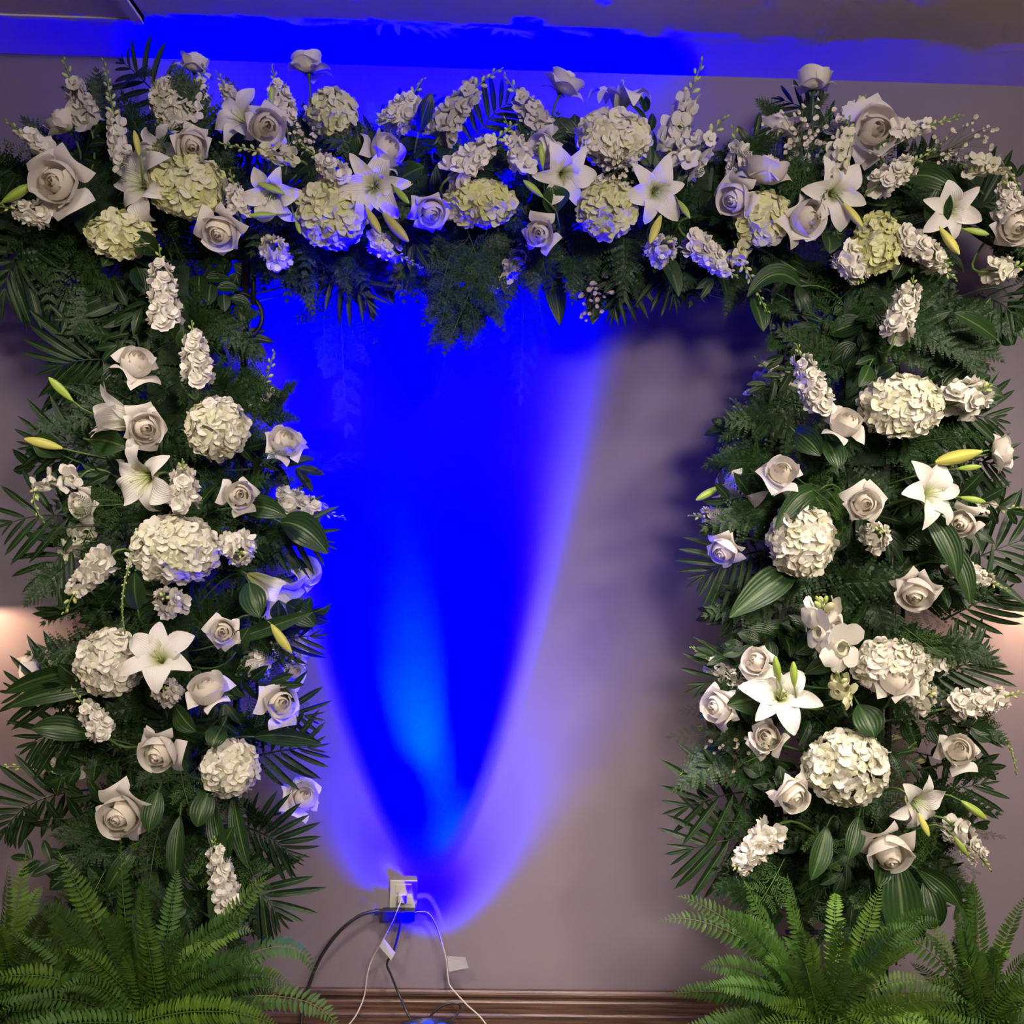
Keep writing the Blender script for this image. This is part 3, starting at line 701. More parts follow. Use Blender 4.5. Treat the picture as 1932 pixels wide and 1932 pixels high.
YB, GB = (0.52, 0.50, 0.10), (0.30, 0.42, 0.06)
B_ = [(743, 352, 772, 384, GB), (690, 392, 718, 442, YB), (723, 402, 771, 456, YB), (536, 366, 487, 346, GB), (521, 405, 470, 407, GB), (558, 416, 567, 441, GB), (1247, 407, 1226, 460, YB),
      (1279, 378, 1302, 412, GB), (1592, 384, 1627, 428, YB), (1773, 430, 1810, 480, YB), (1818, 432, 1866, 442, GB), (1024, 318, 1019, 270, GB), (1024, 372, 987, 340, GB), (512, 206, 512, 163, GB),
      (262, 293, 253, 246, YB), (137, 756, 92, 712, GB), (118, 846, 46, 828, YB), (512, 1178, 550, 1232, YB), (1358, 918, 1313, 944, GB), (1852, 852, 1764, 872, YB), (1806, 884, 1852, 880, GB),
      (1812, 938, 1860, 947, GB), (1471, 1288, 1462, 1238, GB), (1499, 1297, 1497, 1248, GB), (1733, 1534, 1753, 1578, YB), (1813, 1511, 1862, 1546, GB), (1800, 1578, 1826, 1614, GB), (4, 382, 60, 348, GB)]
for x0, y0, x2, y2, c in B_: lily_bud(x0, y0, x2, y2, c, 'slender green' if c is GB else 'plump yellow-green')

# spikes: kind, base, tip, width, look, extra
S_ = [('snapdragon', 98, 292, 10, 228, 40, 'yellow-tipped', {}), ('stock', 90, 405, -8, 388, 52, 'full', {}), ('snapdragon', 232, 320, 196, 112, 48, 'tall slender', dict(green=.5, d=.33)),
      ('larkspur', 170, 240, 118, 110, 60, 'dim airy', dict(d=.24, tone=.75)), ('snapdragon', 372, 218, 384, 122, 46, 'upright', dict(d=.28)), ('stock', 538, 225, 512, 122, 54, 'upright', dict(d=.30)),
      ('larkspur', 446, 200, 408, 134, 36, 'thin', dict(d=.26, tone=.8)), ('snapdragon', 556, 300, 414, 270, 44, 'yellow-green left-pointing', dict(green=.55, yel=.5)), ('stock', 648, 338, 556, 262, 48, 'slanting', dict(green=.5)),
      ('stock', 738, 242, 800, 146, 62, 'dense', dict(d=.28)), ('larkspur', 452, 404, 434, 322, 44, 'small', {}), ('stock', 516, 470, 516, 470, 62, 'round-headed', dict(head=80, green=.12)),
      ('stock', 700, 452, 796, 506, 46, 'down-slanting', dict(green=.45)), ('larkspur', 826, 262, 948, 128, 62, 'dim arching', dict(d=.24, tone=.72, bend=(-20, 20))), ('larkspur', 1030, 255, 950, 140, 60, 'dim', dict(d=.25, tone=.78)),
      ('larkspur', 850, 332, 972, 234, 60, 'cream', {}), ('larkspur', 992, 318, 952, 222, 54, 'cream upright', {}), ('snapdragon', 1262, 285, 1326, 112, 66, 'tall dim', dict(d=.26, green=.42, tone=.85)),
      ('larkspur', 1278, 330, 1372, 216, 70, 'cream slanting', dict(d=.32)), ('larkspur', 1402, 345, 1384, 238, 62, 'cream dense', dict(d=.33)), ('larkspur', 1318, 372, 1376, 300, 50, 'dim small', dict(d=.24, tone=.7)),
      ('stock', 1250, 468, 1250, 468, 62, 'round-headed', dict(head=60, green=.15)), ('stock', 1300, 452, 1392, 524, 56, 'down-slanting', dict(green=.18)), ('snapdragon', 1388, 470, 1448, 590, 50, 'green-budded hanging', dict(green=.8, yel=.5)),
      ('snapdragon', 1576, 330, 1604, 222, 62, 'cream-yellow', dict(yel=.35, green=.3)), ('snapdragon', 1682, 258, 1816, 218, 46, 'right-pointing green-tipped', dict(green=.5)), ('larkspur', 1578, 262, 1632, 182, 58, 'airy', dict(d=.28, green=.15)),
      ('stock', 1652, 352, 1762, 282, 56, 'cream slanting', dict(green=.35, yel=.12)), ('snapdragon', 1832, 318, 1926, 372, 46, 'arching yellow-green', dict(bend=(30, 50), green=.5, yel=.3)), ('stock', 1908, 412, 1896, 340, 52, 'edge', dict(green=.1)),
      ('stock', 1592, 474, 1626, 534, 62, 'plump', dict(green=.12)), ('stock', 1694, 446, 1796, 500, 58, 'chunky', dict(green=.18)), ('snapdragon', 1752, 490, 1806, 528, 44, 'sparse', dict(green=.45)), ('larkspur', 1866, 512, 1936, 500, 56, 'cream edge', dict(yel=.15)),
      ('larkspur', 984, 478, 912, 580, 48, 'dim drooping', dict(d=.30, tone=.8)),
      ('stock', 314, 612, 300, 462, 62, 'tall', dict(green=.22)), ('stock', 374, 718, 362, 606, 60, 'upright', dict(green=.2)), ('snapdragon', 484, 778, 518, 662, 52, 'sparse leaning', dict(d=.30, dens=.6, green=.5)),
      ('stock', 346, 950, 344, 868, 62, 'compact', dict(green=.2)), ('stock', 528, 945, 652, 978, 60, 'right-pointing bluish', dict(d=.28)), ('snapdragon', 150, 902, 84, 986, 46, 'hooked yellow-tipped', dict(bend=(-95, 40), green=.5)),
      ('stock', 450, 1037, 450, 1037, 70, 'ruffled', dict(head=330, green=.1)), ('stock', 316, 1133, 316, 1133, 62, 'open-hearted', dict(head=90, green=.18)), ('larkspur', 206, 1052, 122, 1158, 60, 'bowed', dict(bend=(-20, 10))),
      ('snapdragon', 166, 1000, 112, 1068, 50, 'cream', dict(d=.27, yel=.3, green=.2)), ('stock', 312, 1303, 312, 1303, 56, 'small round', dict(head=60, green=.05)), ('stock', 196, 1382, 138, 1302, 52, 'leaning', {}),
      ('snapdragon', 150, 1452, 4, 1446, 46, 'left-pointing yellow-green', dict(green=.6, yel=.3)), ('stock', 428, 1706, 404, 1580, 54, 'low upright', dict(green=.12)), ('stock', 476, 1270, 532, 1194, 56, 'shaded', dict(d=.28)),
      ('larkspur', 560, 1240, 566, 1160, 44, 'bluish small', dict(d=.22)), ('snapdragon', 252, 1046, 236, 1196, 22, 'thin trailing', dict(green=.85, dens=.3, bend=(-24, 0), d=.47)),
      ('stock', 1690, 634, 1724, 522, 62, 'leaning', dict(green=.15)), ('stock', 1548, 770, 1502, 648, 60, 'tall leaning', dict(green=.2)), ('stock', 1798, 764, 1868, 728, 86, 'fluffy', dict(green=.15)),
      ('snapdragon', 1490, 742, 1424, 672, 46, 'dim', dict(d=.27, yel=.2)), ('larkspur', 1436, 826, 1380, 752, 56, 'bluish', dict(d=.22)), ('larkspur', 1386, 905, 1350, 838, 30, 'bluish thin', dict(d=.22)),
      ('stock', 1378, 980, 1298, 972, 54, 'bluish left-pointing', dict(d=.27)), ('stock', 1652, 1010, 1652, 1010, 62, 'cup-shaped', dict(head=100, green=.15)), ('snapdragon', 1842, 962, 1944, 958, 38, 'right-pointing green-tipped', dict(green=.6)),
      ('snapdragon', 1572, 1226, 1548, 1130, 104, 'loose large-flowered', dict(green=.15, dens=.8)), ('stock', 1394, 1296, 1304, 1220, 54, 'bluish', dict(d=.28)), ('snapdragon', 1588, 1316, 1580, 1250, 56, 'yellow-green', dict(yel=.7, green=.5)),
      ('stock', 1740, 1314, 1740, 1314, 68, 'compact', dict(head=70, green=.12)), ('stock', 1796, 1334, 1936, 1306, 58, 'long right-pointing', dict(green=.25)), ('snapdragon', 1862, 1372, 1918, 1464, 28, 'green arching', dict(green=.95, bend=(24, 24))),
      ('snapdragon', 1386, 1436, 1284, 1458, 44, 'left-pointing', dict(d=.28, green=.5)), ('stock', 1460, 1564, 1386, 1642, 62, 'down-pointing', dict(green=.08)), ('stock', 1796, 1556, 1872, 1644, 56, 'down-slanting', dict(green=.3)),
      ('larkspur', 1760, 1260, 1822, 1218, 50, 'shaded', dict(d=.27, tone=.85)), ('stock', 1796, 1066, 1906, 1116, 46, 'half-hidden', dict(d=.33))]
for k, x0, y0, x2, y2, wd, lk, kw in S_: spike(k, x0, y0, x2, y2, wd, lk, **kw)

# ================================================================== greenery
PL_ = [(255, 690, 118, 690, 125, 9, (0, 20)), (110, 440, 10, 545, 130, 8, (-30, 20)), (200, 530, 110, 560, 90, 7, (0, 10)), (215, 850, 70, 842, 95, 7, (0, 15)), (180, 985, 24, 985, 95, 6, (0, 25)), (170, 1020, 90, 1090, 90, 6, (-20, 10)),
       (230, 1320, 40, 1305, 110, 7, (0, 15)), (230, 1360, 70, 1400, 110, 7, (-20, 20)), (170, 1490, 14, 1560, 92, 10, (-30, 35)), (470, 990, 600, 1020, 90, 6, (0, 20)), (480, 1220, 585, 1200, 80, 6, (0, 10)),
       (480, 1330, 575, 1350, 85, 6, (0, 10)), (470, 1430, 580, 1410, 90, 7, (0, 10)), (455, 1560, 545, 1610, 85, 10, (20, 20)), (440, 1640, 520, 1720, 100, 8, (20, 10)),
       (330, 220, 235, 120, 80, 7, (0, 10)), (700, 300, 835, 205, 90, 7, (0, 40)), (880, 280, 965, 190, 85, 8, (0, 10)), (1300, 430, 1390, 380, 90, 7, (0, 10)), (620, 490, 690, 565, 90, 6, (0, 10)), (1190, 470, 1160, 580, 85, 7, (0, 10)),
       (1240, 480, 1270, 555, 85, 6, (0, 10)), (60, 420, 30, 500, 110, 6, (0, 0)), (1440, 1040, 1330, 1085, 95, 8, (0, 20)), (1450, 1250, 1330, 1290, 95, 6, (0, 15)), (1450, 1490, 1300, 1520, 120, 6, (0, 20)),
       (1450, 1580, 1310, 1600, 125, 7, (0, 20)), (1740, 790, 1870, 790, 100, 8, (0, 10)), (1790, 870, 1880, 880, 80, 6, (0, 10)), (1780, 1080, 1925, 1020, 130, 6, (0, 10)), (1780, 1170, 1880, 1120, 100, 8, (0, 10)),
       (1740, 1290, 1850, 1240, 95, 9, (0, 10)), (1760, 1370, 1850, 1360, 80, 7, (0, 10)), (1740, 1500, 1850, 1480, 90, 6, (0, 10)), (1790, 420, 1880, 380, 110, 6, (0, 10)), (1850, 560, 1915, 600, 75, 6, (0, 10)),
       (1440, 1130, 1400, 1190, 90, 6, (0, 10)), (270, 580, 190, 640, 100, 7, (0, 10)), (1560, 250, 1480, 190, 70, 6, (0, 10)), (1650, 1640, 1750, 1700, 110, 6, (0, 10))]
for x0, y0, x2, y2, lp, n, lf in PL_:
    dark = y2 < 260
    palm(x0, y0, x2, y2, lp, n, lf, d=AD - .02 if not dark else .22, dt=AD + .03 if not dark else .2, look='dark backlit' if dark else 'dark glossy')

ST_ = [(628, 500, 706, 606, 44, (20, 20)), (706, 505, 742, 575, 40, (0, 0)), (770, 530, 842, 580, 36, (10, 20)), (1030, 500, 1056, 614, 40, (8, 10)), (1120, 540, 1118, 612, 34, (0, 0)), (1150, 530, 1164, 606, 34, (0, 0)), (1230, 470, 1280, 560, 36, (15, 10)),
       (1500, 1075, 1376, 1165, 62, (20, 30)), (1545, 925, 1462, 1000, 40, (0, 40)), (1530, 938, 1490, 1010, 42, (0, 0)), (1690, 1620, 1705, 1785, 76, (0, 0)), (1730, 1640, 1812, 1712, 46, (10, 20)), (1745, 1660, 1770, 1750, 46, (0, 0)),
       (1660, 1610, 1656, 1672, 46, (0, 0)), (1740, 960, 1805, 1090, 46, (20, 10)), (1770, 1010, 1830, 1140, 40, (20, 10)), (1500, 815, 1548, 860, 50, (0, 10)), (1560, 830, 1582, 885, 46, (0, 0)), (1460, 1325, 1372, 1330, 56, (0, 20)),
       (1620, 1330, 1650, 1390, 60, (0, 0)), (1520, 1270, 1585, 1240, 34, (0, 10)), (1510, 540, 1410, 560, 40, (0, 60)), (1560, 440, 1565, 478, 40, (0, 0)), (1760, 440, 1775, 350, 50, (0, 0)), (1700, 340, 1810, 372, 44, (0, 40)),
       (170, 830, 240, 845, 56, (0, 10)), (120, 860, 60, 830, 46, (0, 10)), (460, 960, 540, 975, 44, (0, 20)), (530, 985, 618, 1045, 60, (10, 30)), (470, 1100, 490, 1165, 50, (0, 0)), (540, 1140, 595, 1182, 46, (10, 10)),
       (445, 1230, 470, 1185, 40, (0, 0)), (180, 1265, 8, 1308, 40, (0, 25)), (190, 1300, 14, 1335, 38, (0, 25)), (180, 1390, 60, 1375, 46, (0, 20)), (430, 1210, 590, 1155, 30, (0, 0)), (300, 480, 255, 440, 44, (0, 0)),
       (560, 330, 610, 290, 40, (0, 0)), (690, 300, 675, 255, 50, (0, 0)), (1050, 400, 1040, 350, 56, (0, 0)), (330, 640, 310, 590, 40, (0, 0)), (360, 660, 345, 620, 36, (0, 0)), (790, 250, 815, 175, 30, (0, 0)), (745, 345, 800, 315, 44, (0, 0)),
       (480, 1390, 606, 1402, 40, (0, 20)), (400, 1640, 440, 1560, 44, (0, 0)), (260, 1150, 255, 1080, 40, (0, 0)), (1640, 690, 1620, 730, 30, (0, 0)), (1655, 710, 1690, 690, 30, (0, 0)), (1905, 560, 1930, 640, 36, (0, 0)), (1420, 560, 1440, 625, 40, (0, 0)),
       (1880, 640, 1800, 590, 40, (0, 0)), (400, 1510, 425, 1630, 34, (0, 0)), (440, 1500, 470, 1640, 36, (0, 0)), (340, 1540, 330, 1660, 34, (0, 0)), (395, 1490, 372, 1560, 44, (0, 0)), (260, 1590, 200, 1680, 34, (0, 0)), (430, 1620, 400, 1740, 34, (0, 0)), (330, 1330, 370, 1380, 44, (0, 0)), (420, 1370, 400, 1410, 40, (0, 0)), (1560, 1560, 1530, 1660, 40, (0, 0)), (1620, 1540, 1600, 1620, 36, (0, 0)), (300, 1490, 280, 1570, 40, (0, 0))]
for x0, y0, x2, y2, wd, lf in ST_: strap(x0, y0, x2, y2, wd, lf)

def inside(px, py):
    """silhouette of the greenery in the photograph, row by row for the columns, column by column for the top"""
    if py < 545:
        lo = np.interp(px, [-20, 100, 230, 420, 560, 700, 820, 960, 1150, 1400, 1560, 1700, 1800, 1940], [270, 200, 130, 150, 190, 210, 230, 170, 190, 220, 190, 230, 290, 330])
        hi = np.interp(px, [-20, 60, 120, 480, 560, 800, 880, 1100, 1300, 1450, 1940], [440, 470, 540, 540, 505, 505, 560, 545, 530, 545, 545])
        if lo + 62 < py < hi: return True
    if py >= 480:
        if px < 966: a, b = np.interp(py, [480, 620, 760, 900, 1060, 1200, 1400, 1600, 1800], [130, 150, 140, 110, 130, 150, 130, 120, 120]), np.interp(py, [480, 560, 700, 860, 1000, 1200, 1400, 1600, 1800], [470, 430, 440, 500, 550, 540, 510, 500, 480])
        else: a, b = np.interp(py, [480, 560, 700, 840, 1000, 1200, 1400, 1600, 1800], [1440, 1500, 1470, 1420, 1380, 1400, 1400, 1380, 1420]), np.interp(py, [480, 640, 800, 1000, 1200, 1400, 1600, 1800], [1880, 1820, 1830, 1850, 1830, 1800, 1790, 1800])
        return a < px < b
    return False
def spots(n, sep, seed, box=(-20, 150, 1950, 1780)):
    g = random.Random(seed); out = []
    for _ in range(n * 60):
        x, y = g.uniform(box[0], box[2]), g.uniform(box[1], box[3])
        if inside(x, y) and all((x - a) ** 2 + (y - b) ** 2 > sep * sep for a, b in out): out.append((x, y))
        if len(out) >= n: break
    return out
def outward(x, y):
    z = zone(x, y)
    if z == 'top': return V((rnd.uniform(-.8, .8), (y - 380) / 120 + rnd.uniform(-.5, .7)))
    cx = LX if z == 'left' else RX
    return V(((x - cx) / 120 + rnd.uniform(-.6, .6), rnd.uniform(-.5, .9)))
for x, y in spots(235, 42, 5):
    v = outward(x, y).normalized() * rnd.uniform(125, 185); d = rnd.uniform(.22, .30)
    leather(x - v.x * .55, y - v.y * .55, x + v.x * .5, y + v.y * .5, d, d + rnd.uniform(.02, .12), lift=(rnd.uniform(-15, 15), rnd.uniform(0, 25)))
for x, y in spots(125, 56, 6):
    v = outward(x, y).normalized() * rnd.uniform(100, 150); d = rnd.uniform(.24, .34)
    asparagus(x - v.x * .6, y - v.y * .6, x + v.x * .45, y + v.y * .45, d, d + rnd.uniform(.03, .12), lift=(0, rnd.uniform(0, 25)))
for x, y in spots(150, 52, 8):
    if y < 265: continue
    v = outward(x, y).normalized() * rnd.uniform(100, 150); d = rnd.uniform(.20, .30)
    ruscus(x - v.x * .6, y - v.y * .6, x + v.x * .45, y + v.y * .45, rnd.uniform(52, 82), d, d + rnd.uniform(.02, .12), meshes=rnd.choice((RUSCUS, RUSCUS, ROUND)))
# a fringe of fern along the underside of the top beam
for i in range(44):
    x = 500 + i * 22; y = 400 + rnd.uniform(0, 25); d = (.20, .24, .28, .32)[i % 4]
    leather(x, y, x + rnd.uniform(-45, 45), y + rnd.uniform(125, 160), d, d + rnd.uniform(-.02, .04))
# sprigs that shape the outline
for x0, y0, x2, y2 in ((215, 500, 135, 640), (230, 640, 140, 620), (470, 470, 590, 545), (560, 480, 590, 590), (640, 470, 660, 560), (800, 500, 850, 600), (880, 560, 810, 660), (870, 520, 800, 610), (880, 540, 840, 665), (900, 530, 950, 620), (900, 560, 880, 655), (860, 540, 905, 625), (1000, 470, 1010, 560), (1080, 470, 1080, 570),
                       (1200, 480, 1200, 560), (1320, 480, 1290, 545), (1400, 500, 1370, 590), (1440, 560, 1500, 600), (1480, 630, 1450, 660), (420, 640, 500, 680), (440, 700, 520, 740), (440, 600, 490, 590), (1780, 590, 1860, 640), (1790, 570, 1915, 630), (1800, 620, 1890, 680), (1770, 600, 1850, 710),
                       (1730, 780, 1700, 860), (1700, 840, 1705, 790), (1690, 1150, 1690, 1210), (1640, 1130, 1600, 1190), (1780, 1440, 1880, 1460), (1790, 1330, 1900, 1400), (240, 150, 290, 140), (215, 180, 120, 165), (1480, 250, 1430, 190), (1500, 220, 1560, 180), (430, 860, 360, 790), (420, 800, 350, 830),
                       (520, 760, 560, 720), (480, 780, 560, 790), (450, 1380, 420, 1440), (130, 1060, 50, 1140), (220, 1140, 150, 1150), (180, 1280, 120, 1330), (1380, 1400, 1275, 1490), (1400, 1140, 1360, 1200), (470, 1180, 520, 1240), (1430, 780, 1360, 830), (1450, 870, 1340, 870), (280, 1560, 180, 1620),
                       (380, 1560, 430, 1640), (360, 1500, 380, 1620), (300, 1580, 330, 1690), (430, 1560, 470, 1680), (400, 1620, 480, 1740), (340, 1640, 260, 1720), (230, 1600, 130, 1690), (200, 1560, 110, 1580), (450, 1520, 520, 1560), (330, 1440, 250, 1480), (1500, 1640, 1430, 1720), (1620, 1640, 1560, 1730), (1740, 1600, 1830, 1680), (1420, 1600, 1350, 1690), (1560, 1620, 1500, 1680), (1640, 1560, 1590, 1640), (1720, 1540, 1780, 1600)):
    d = .30 if y0 > 300 else .22
    leather(x0, y0, x2, y2, d, d + rnd.uniform(.02, .08))
for x0, y0, x2, y2, lb in ((640, 500, 652, 800, 'long wispy asparagus fern trailing below the arch, left of centre'), (990, 510, 982, 745, 'long wispy asparagus fern trailing below the arch, right of centre'), (850, 620, 826, 742, 'thin wisp hanging under the tufted fern at the arch centre'),
                           (610, 500, 612, 690, 'short faint wisp trailing nearest the left scroll'), (470, 900, 668, 862, 'wisp of asparagus fern reaching into the blue light from left column'), (1400, 1380, 1268, 1390, 'brownish wispy fern spray sticking out left of right column'), (1400, 1330, 1290, 1340, 'upper brownish wisp beside plump rose of right column'),
                           (170, 1240, 108, 1245, 'wisp of asparagus fern beside the sideways rose at far left'), (1010, 540, 1030, 640, 'fine wisp beside the trailing fern, arch centre right'), (1790, 1560, 1890, 1580, 'wispy fern reaching right beside the low down-slanting stock'), (150, 1200, 140, 1165, 'wisp of fern above the ruffled left hydrangea')):
    asparagus(x0, y0, x2, y2, .25, .26, (0.03, 0.075, 0.006), n=16, wide=.26, label=lb, bulge=0)
for x0, y0, x2, y2 in ((900, 450, 860, 560), (900, 520, 850, 640), (880, 520, 900, 640), (860, 500, 830, 620), (920, 500, 940, 600), (880, 430, 920, 540), (850, 480, 830, 560), (1510, 270, 1520, 420), (1525, 280, 1500, 400), (1505, 250, 1525, 380), (740, 270, 700, 200), (330, 230, 300, 300), (560, 830, 500, 870), (340, 1440, 360, 1530), (400, 1580, 420, 1700), (300, 1560, 280, 1690), (200, 1640, 150, 1740), (460, 1600, 500, 1700), (1480, 1620, 1420, 1720), (1640, 1660, 1640, 1760), (1540, 1560, 1570, 1650), (1480, 1400, 1400, 1440), (1760, 1620, 1720, 1560), (1700, 1180, 1790, 1250), (1500, 900, 1580, 960), (1590, 1030, 1580, 930), (250, 950, 130, 960)):
    asparagus(x0, y0, x2, y2, .40, .45, (0.065, 0.15, 0.022), n=10, wide=.45)

# baby's-breath and wax-flower sprays: thin branches with tiny blossoms
BLOSS = rosette(random.Random(5), [(5, 1, .5, .15, .3, 0)]).mesh('tiny_blossom', 'floret_petal')
def spray(bx, by, tx, ty, wpx, label, d, n=34, size=5, col=(0.74, 0.68, 0.52)):
    a, b = P(bx, by, d), P(tx, ty, d + .03); root = thing('baby_breath_spray', a); k = mpp(d); mb = MB(); pts = []
    for i in range(n):
        t = rnd.uniform(.25, 1); p = a.lerp(b, t) + RIGHT * rnd.gauss(0, wpx * .25 * k) + UP * rnd.gauss(0, wpx * .25 * k) + TOCAM * rnd.uniform(-.01, .03)
        s = a.lerp(b, t * .6); mb.tube([s - a, s.lerp(p, .5) - a + UP * .004, p - a], 0.0006, 3, False); pts.append(p)
    mb.tube([V((0, 0, 0)), (b - a) * .6], .0012, 4)
    obj('twigs', mb.mesh('twigs', 'stem'), root, None, (0.10, 0.12, 0.04))
    for p in pts: obj('blossom', BLOSS, root, mat4(basis((TOCAM + V((rnd.uniform(-.8, .8), 0, rnd.uniform(-.8, .8)))).normalized()), p - a, size * k * rnd.uniform(.6, 1.1)), jit(col, .1))
    stem_to_core(root, bx, by, a, (b - a).normalized(), .0012)
    return tag(root, label, 'flower spray')
spray(600, 300, 562, 252, 60, "baby's-breath tuft left of the small cream-green hydrangea, arch top", .40)
spray(1160, 330, 1168, 300, 80, "baby's-breath tuft between the large white and round lime hydrangeas", .46, 44)
spray(1500, 320, 1520, 225, 110, "tall baby's-breath tuft near the dim ragged rose, arch top right", .36, 60, 6)
spray(1700, 320, 1872, 250, 70, 'thin heather sprig reaching right from the top right corner', .33, 40, 5)
spray(1110, 520, 1120, 585, 70, 'pinkish wax flower hanging under the arch, right of centre', .30, 26, 6, (0.55, 0.42, 0.36))
spray(200, 1330, 120, 1300, 90, "baby's-breath sprig between left palm leaves and leaning stock", .30, 30, 5)
spray(1420, 1420, 1350, 1400, 80, "baby's-breath sprig above the left-pointing snapdragon, right column", .30, 26, 5)

# ================================================================== potted Boston ferns in front of both columns
G_BOS = (0.042, 0.110, 0.010)
def boston(cx, cy, d, tips, hero, label, nfill, seed, spread):
    g = random.Random(seed); c = P(cx, cy, d); root = thing('potted_fern', V((c.x, c.y, 0)), label, 'potted fern')
    h = c.z - 0.03
    obj('pot', MB().lathe([(0.0, 0.0), (0.085, 0.0), (0.095, 0.02), (0.125, h - 0.03), (0.135, h - 0.03), (0.138, h), (0.124, h), (0.12, h - 0.02)], 28).mesh('pot', 'dark_pot'), root)
    obj('soil', MB().lathe([(0.0, h - 0.012), (0.07, h - 0.014), (0.121, h - 0.02)], 20).mesh('soil', 'soil'), root)
    def one(tx, ty, dt, lift, out, is_hero, light):
        a = c + V((g.uniform(-.035, .035), g.uniform(-.03, .03), 0)); b = P(tx, ty, dt); k = mpp(d)
        m1 = a.lerp(b, .35) + UP * (lift * k) + RIGHT * out * k; m2 = a.lerp(b, .75) + UP * (lift * k) + RIGHT * out * k
        ctrl = (a, m1, m2, b); L = (b - a).length; nh = (TOCAM * g.uniform(.4, 1) + V((0, 0, 1)) * g.uniform(.0, .8) + V((g.uniform(-.5, .5), 0, 0))).normalized()
        plen = min(0.034, max(0.022, L * .10))
        lf = lambda q: plen * (0.35 + 0.65 * math.sin(math.pi * min(1, .22 + q * .45)) ) * (1 - q ** 3 * .88)
        col = jit(G_BOS if not light else (0.105, 0.21, 0.018), .2)
        n = int(min(50, max(24, L / 0.0095)))
        holder = thing('frond', a - root.location); holder.parent = root
        if is_hero:
            frond(holder, ctrl, nh, min(n, 29), [BOST], lf, lambda q: R(80 - 18 * q), 'pinna', col, 0.0016, 0.1, stalk_col=(0.10, 0.13, 0.03))
        else:
            mb = frond(holder, ctrl, nh, n, None, lf, lambda q: R(80 - 18 * q), '', col, 0.0016, 0.1, join=BOSTB)
            bpy.data.objects.remove(holder); obj('frond', mb.mesh('frond', 'soft_leaf'), root, M.Translation(a - root.location), col)
    for i, (tx, ty, lift, out) in enumerate(tips): one(tx, ty, d + g.uniform(-.03, .08), lift, out, i < hero, g.random() < .3)
    for _ in range(nfill):
        an = g.uniform(-15, 195); ln = g.uniform(.40, 1.0)
        tx = cx + math.cos(R(an)) * spread[0] * ln; ty = cy - math.sin(R(an)) * spread[1] * ln + 30 * abs(math.cos(R(an)))
        one(tx, ty, d + g.uniform(-.15, .22), g.uniform(10, 60), 0, False, g.random() < .35)
    return root
boston(270, 1930, .62, [(228, 1578, 0, -10), (112, 1610, 10, 0), (502, 1654, 30, 20), (592, 1838, 120, 60), (640, 1945, 70, 60)], 5,
       'large potted Boston fern at the foot of the left column', 62, 3, (320, 330))
boston(15, 1915, .52, [(48, 1618, 10, 0), (16, 1638, 0, 0), (-20, 1850, 60, 0), (112, 1690, 10, 0)], 4,
       'potted Boston fern cropped by the left picture edge', 40, 4, (190, 280))
boston(1560, 1930, .60, [(1246, 1737, 70, 0), (1284, 1692, 40, 0), (1404, 1662, 10, 0), (1486, 1652, 0, 0), (1662, 1672, 10, 0)], 5,
       'large potted Boston fern at the foot of the right column', 62, 5, (310, 300))
boston(1850, 1930, .56, [(1838, 1662, 10, 0), (1640, 1806, 120, -30), (1936, 1690, 10, 0), (1945, 1860, 60, 20)], 4,
       'potted Boston fern at the lower right corner, beside the larger fern', 46, 6, (210, 280))
# ================================================================== power outlet, cords and the blue floor light
def box_o(name, px0, py0, px1, py1, d0, d1, mat, parent=None, bev=.002):
    a, b = P(px0, py1, d0), P(px1, py0, d0); a2 = P((px0 + px1) / 2, (py0 + py1) / 2, d0)
    sx, sz = abs(b.x - a.x), abs(b.z - a.z)
    me = MB().box((0, 0, 0), (sx, d1 - d0, sz)).mesh(name, mat, False)
    loc = V((a2.x, -(d0 + d1) / 2, a2.z))
    if parent is not None: loc = loc - parent.matrix_basis.translation
    return bevel(obj(name, me, parent, M.Translation(loc)), bev)
op = P(762, 1686, 0.0)
out = thing('power_outlet', op, 'white wall power outlet plate with plugs, low on the wall', 'outlet')
out.matrix_basis = M.Translation(op)
box_o('plate', 735, 1660, 788, 1714, 0.0, 0.007, 'white_plastic', out)
box_o('socket', 746, 1668, 777, 1684, 0.006, 0.0085, 'white_plastic', out, .003)
box_o('socket', 746, 1690, 777, 1706, 0.006, 0.0085, 'white_plastic', out, .003)
def cord(name, pts, r, mat, label, extra=None):
    w_ = [P(*p) for p in pts]; o0 = w_[0]
    # smooth through the points
    sm = []
    for i in range(len(w_) - 1):
        p0, p1, p2, p3 = w_[max(i - 1, 0)], w_[i], w_[i + 1], w_[min(i + 2, len(w_) - 1)]
        for k in range(8):
            t = k / 8
            sm.append(0.5 * ((2 * p1) + (p2 - p0) * t + (2 * p0 - 5 * p1 + 4 * p2 - p3) * t * t + (3 * p1 - p0 - 3 * p2 + p3) * t ** 3))
    sm.append(w_[-1]); root = thing(name, o0, label, 'power cord'); root.matrix_basis = M.Translation(o0)
    obj('cable', MB().tube([p - o0 for p in sm], r, 8).mesh('cable', mat), root)
    return root
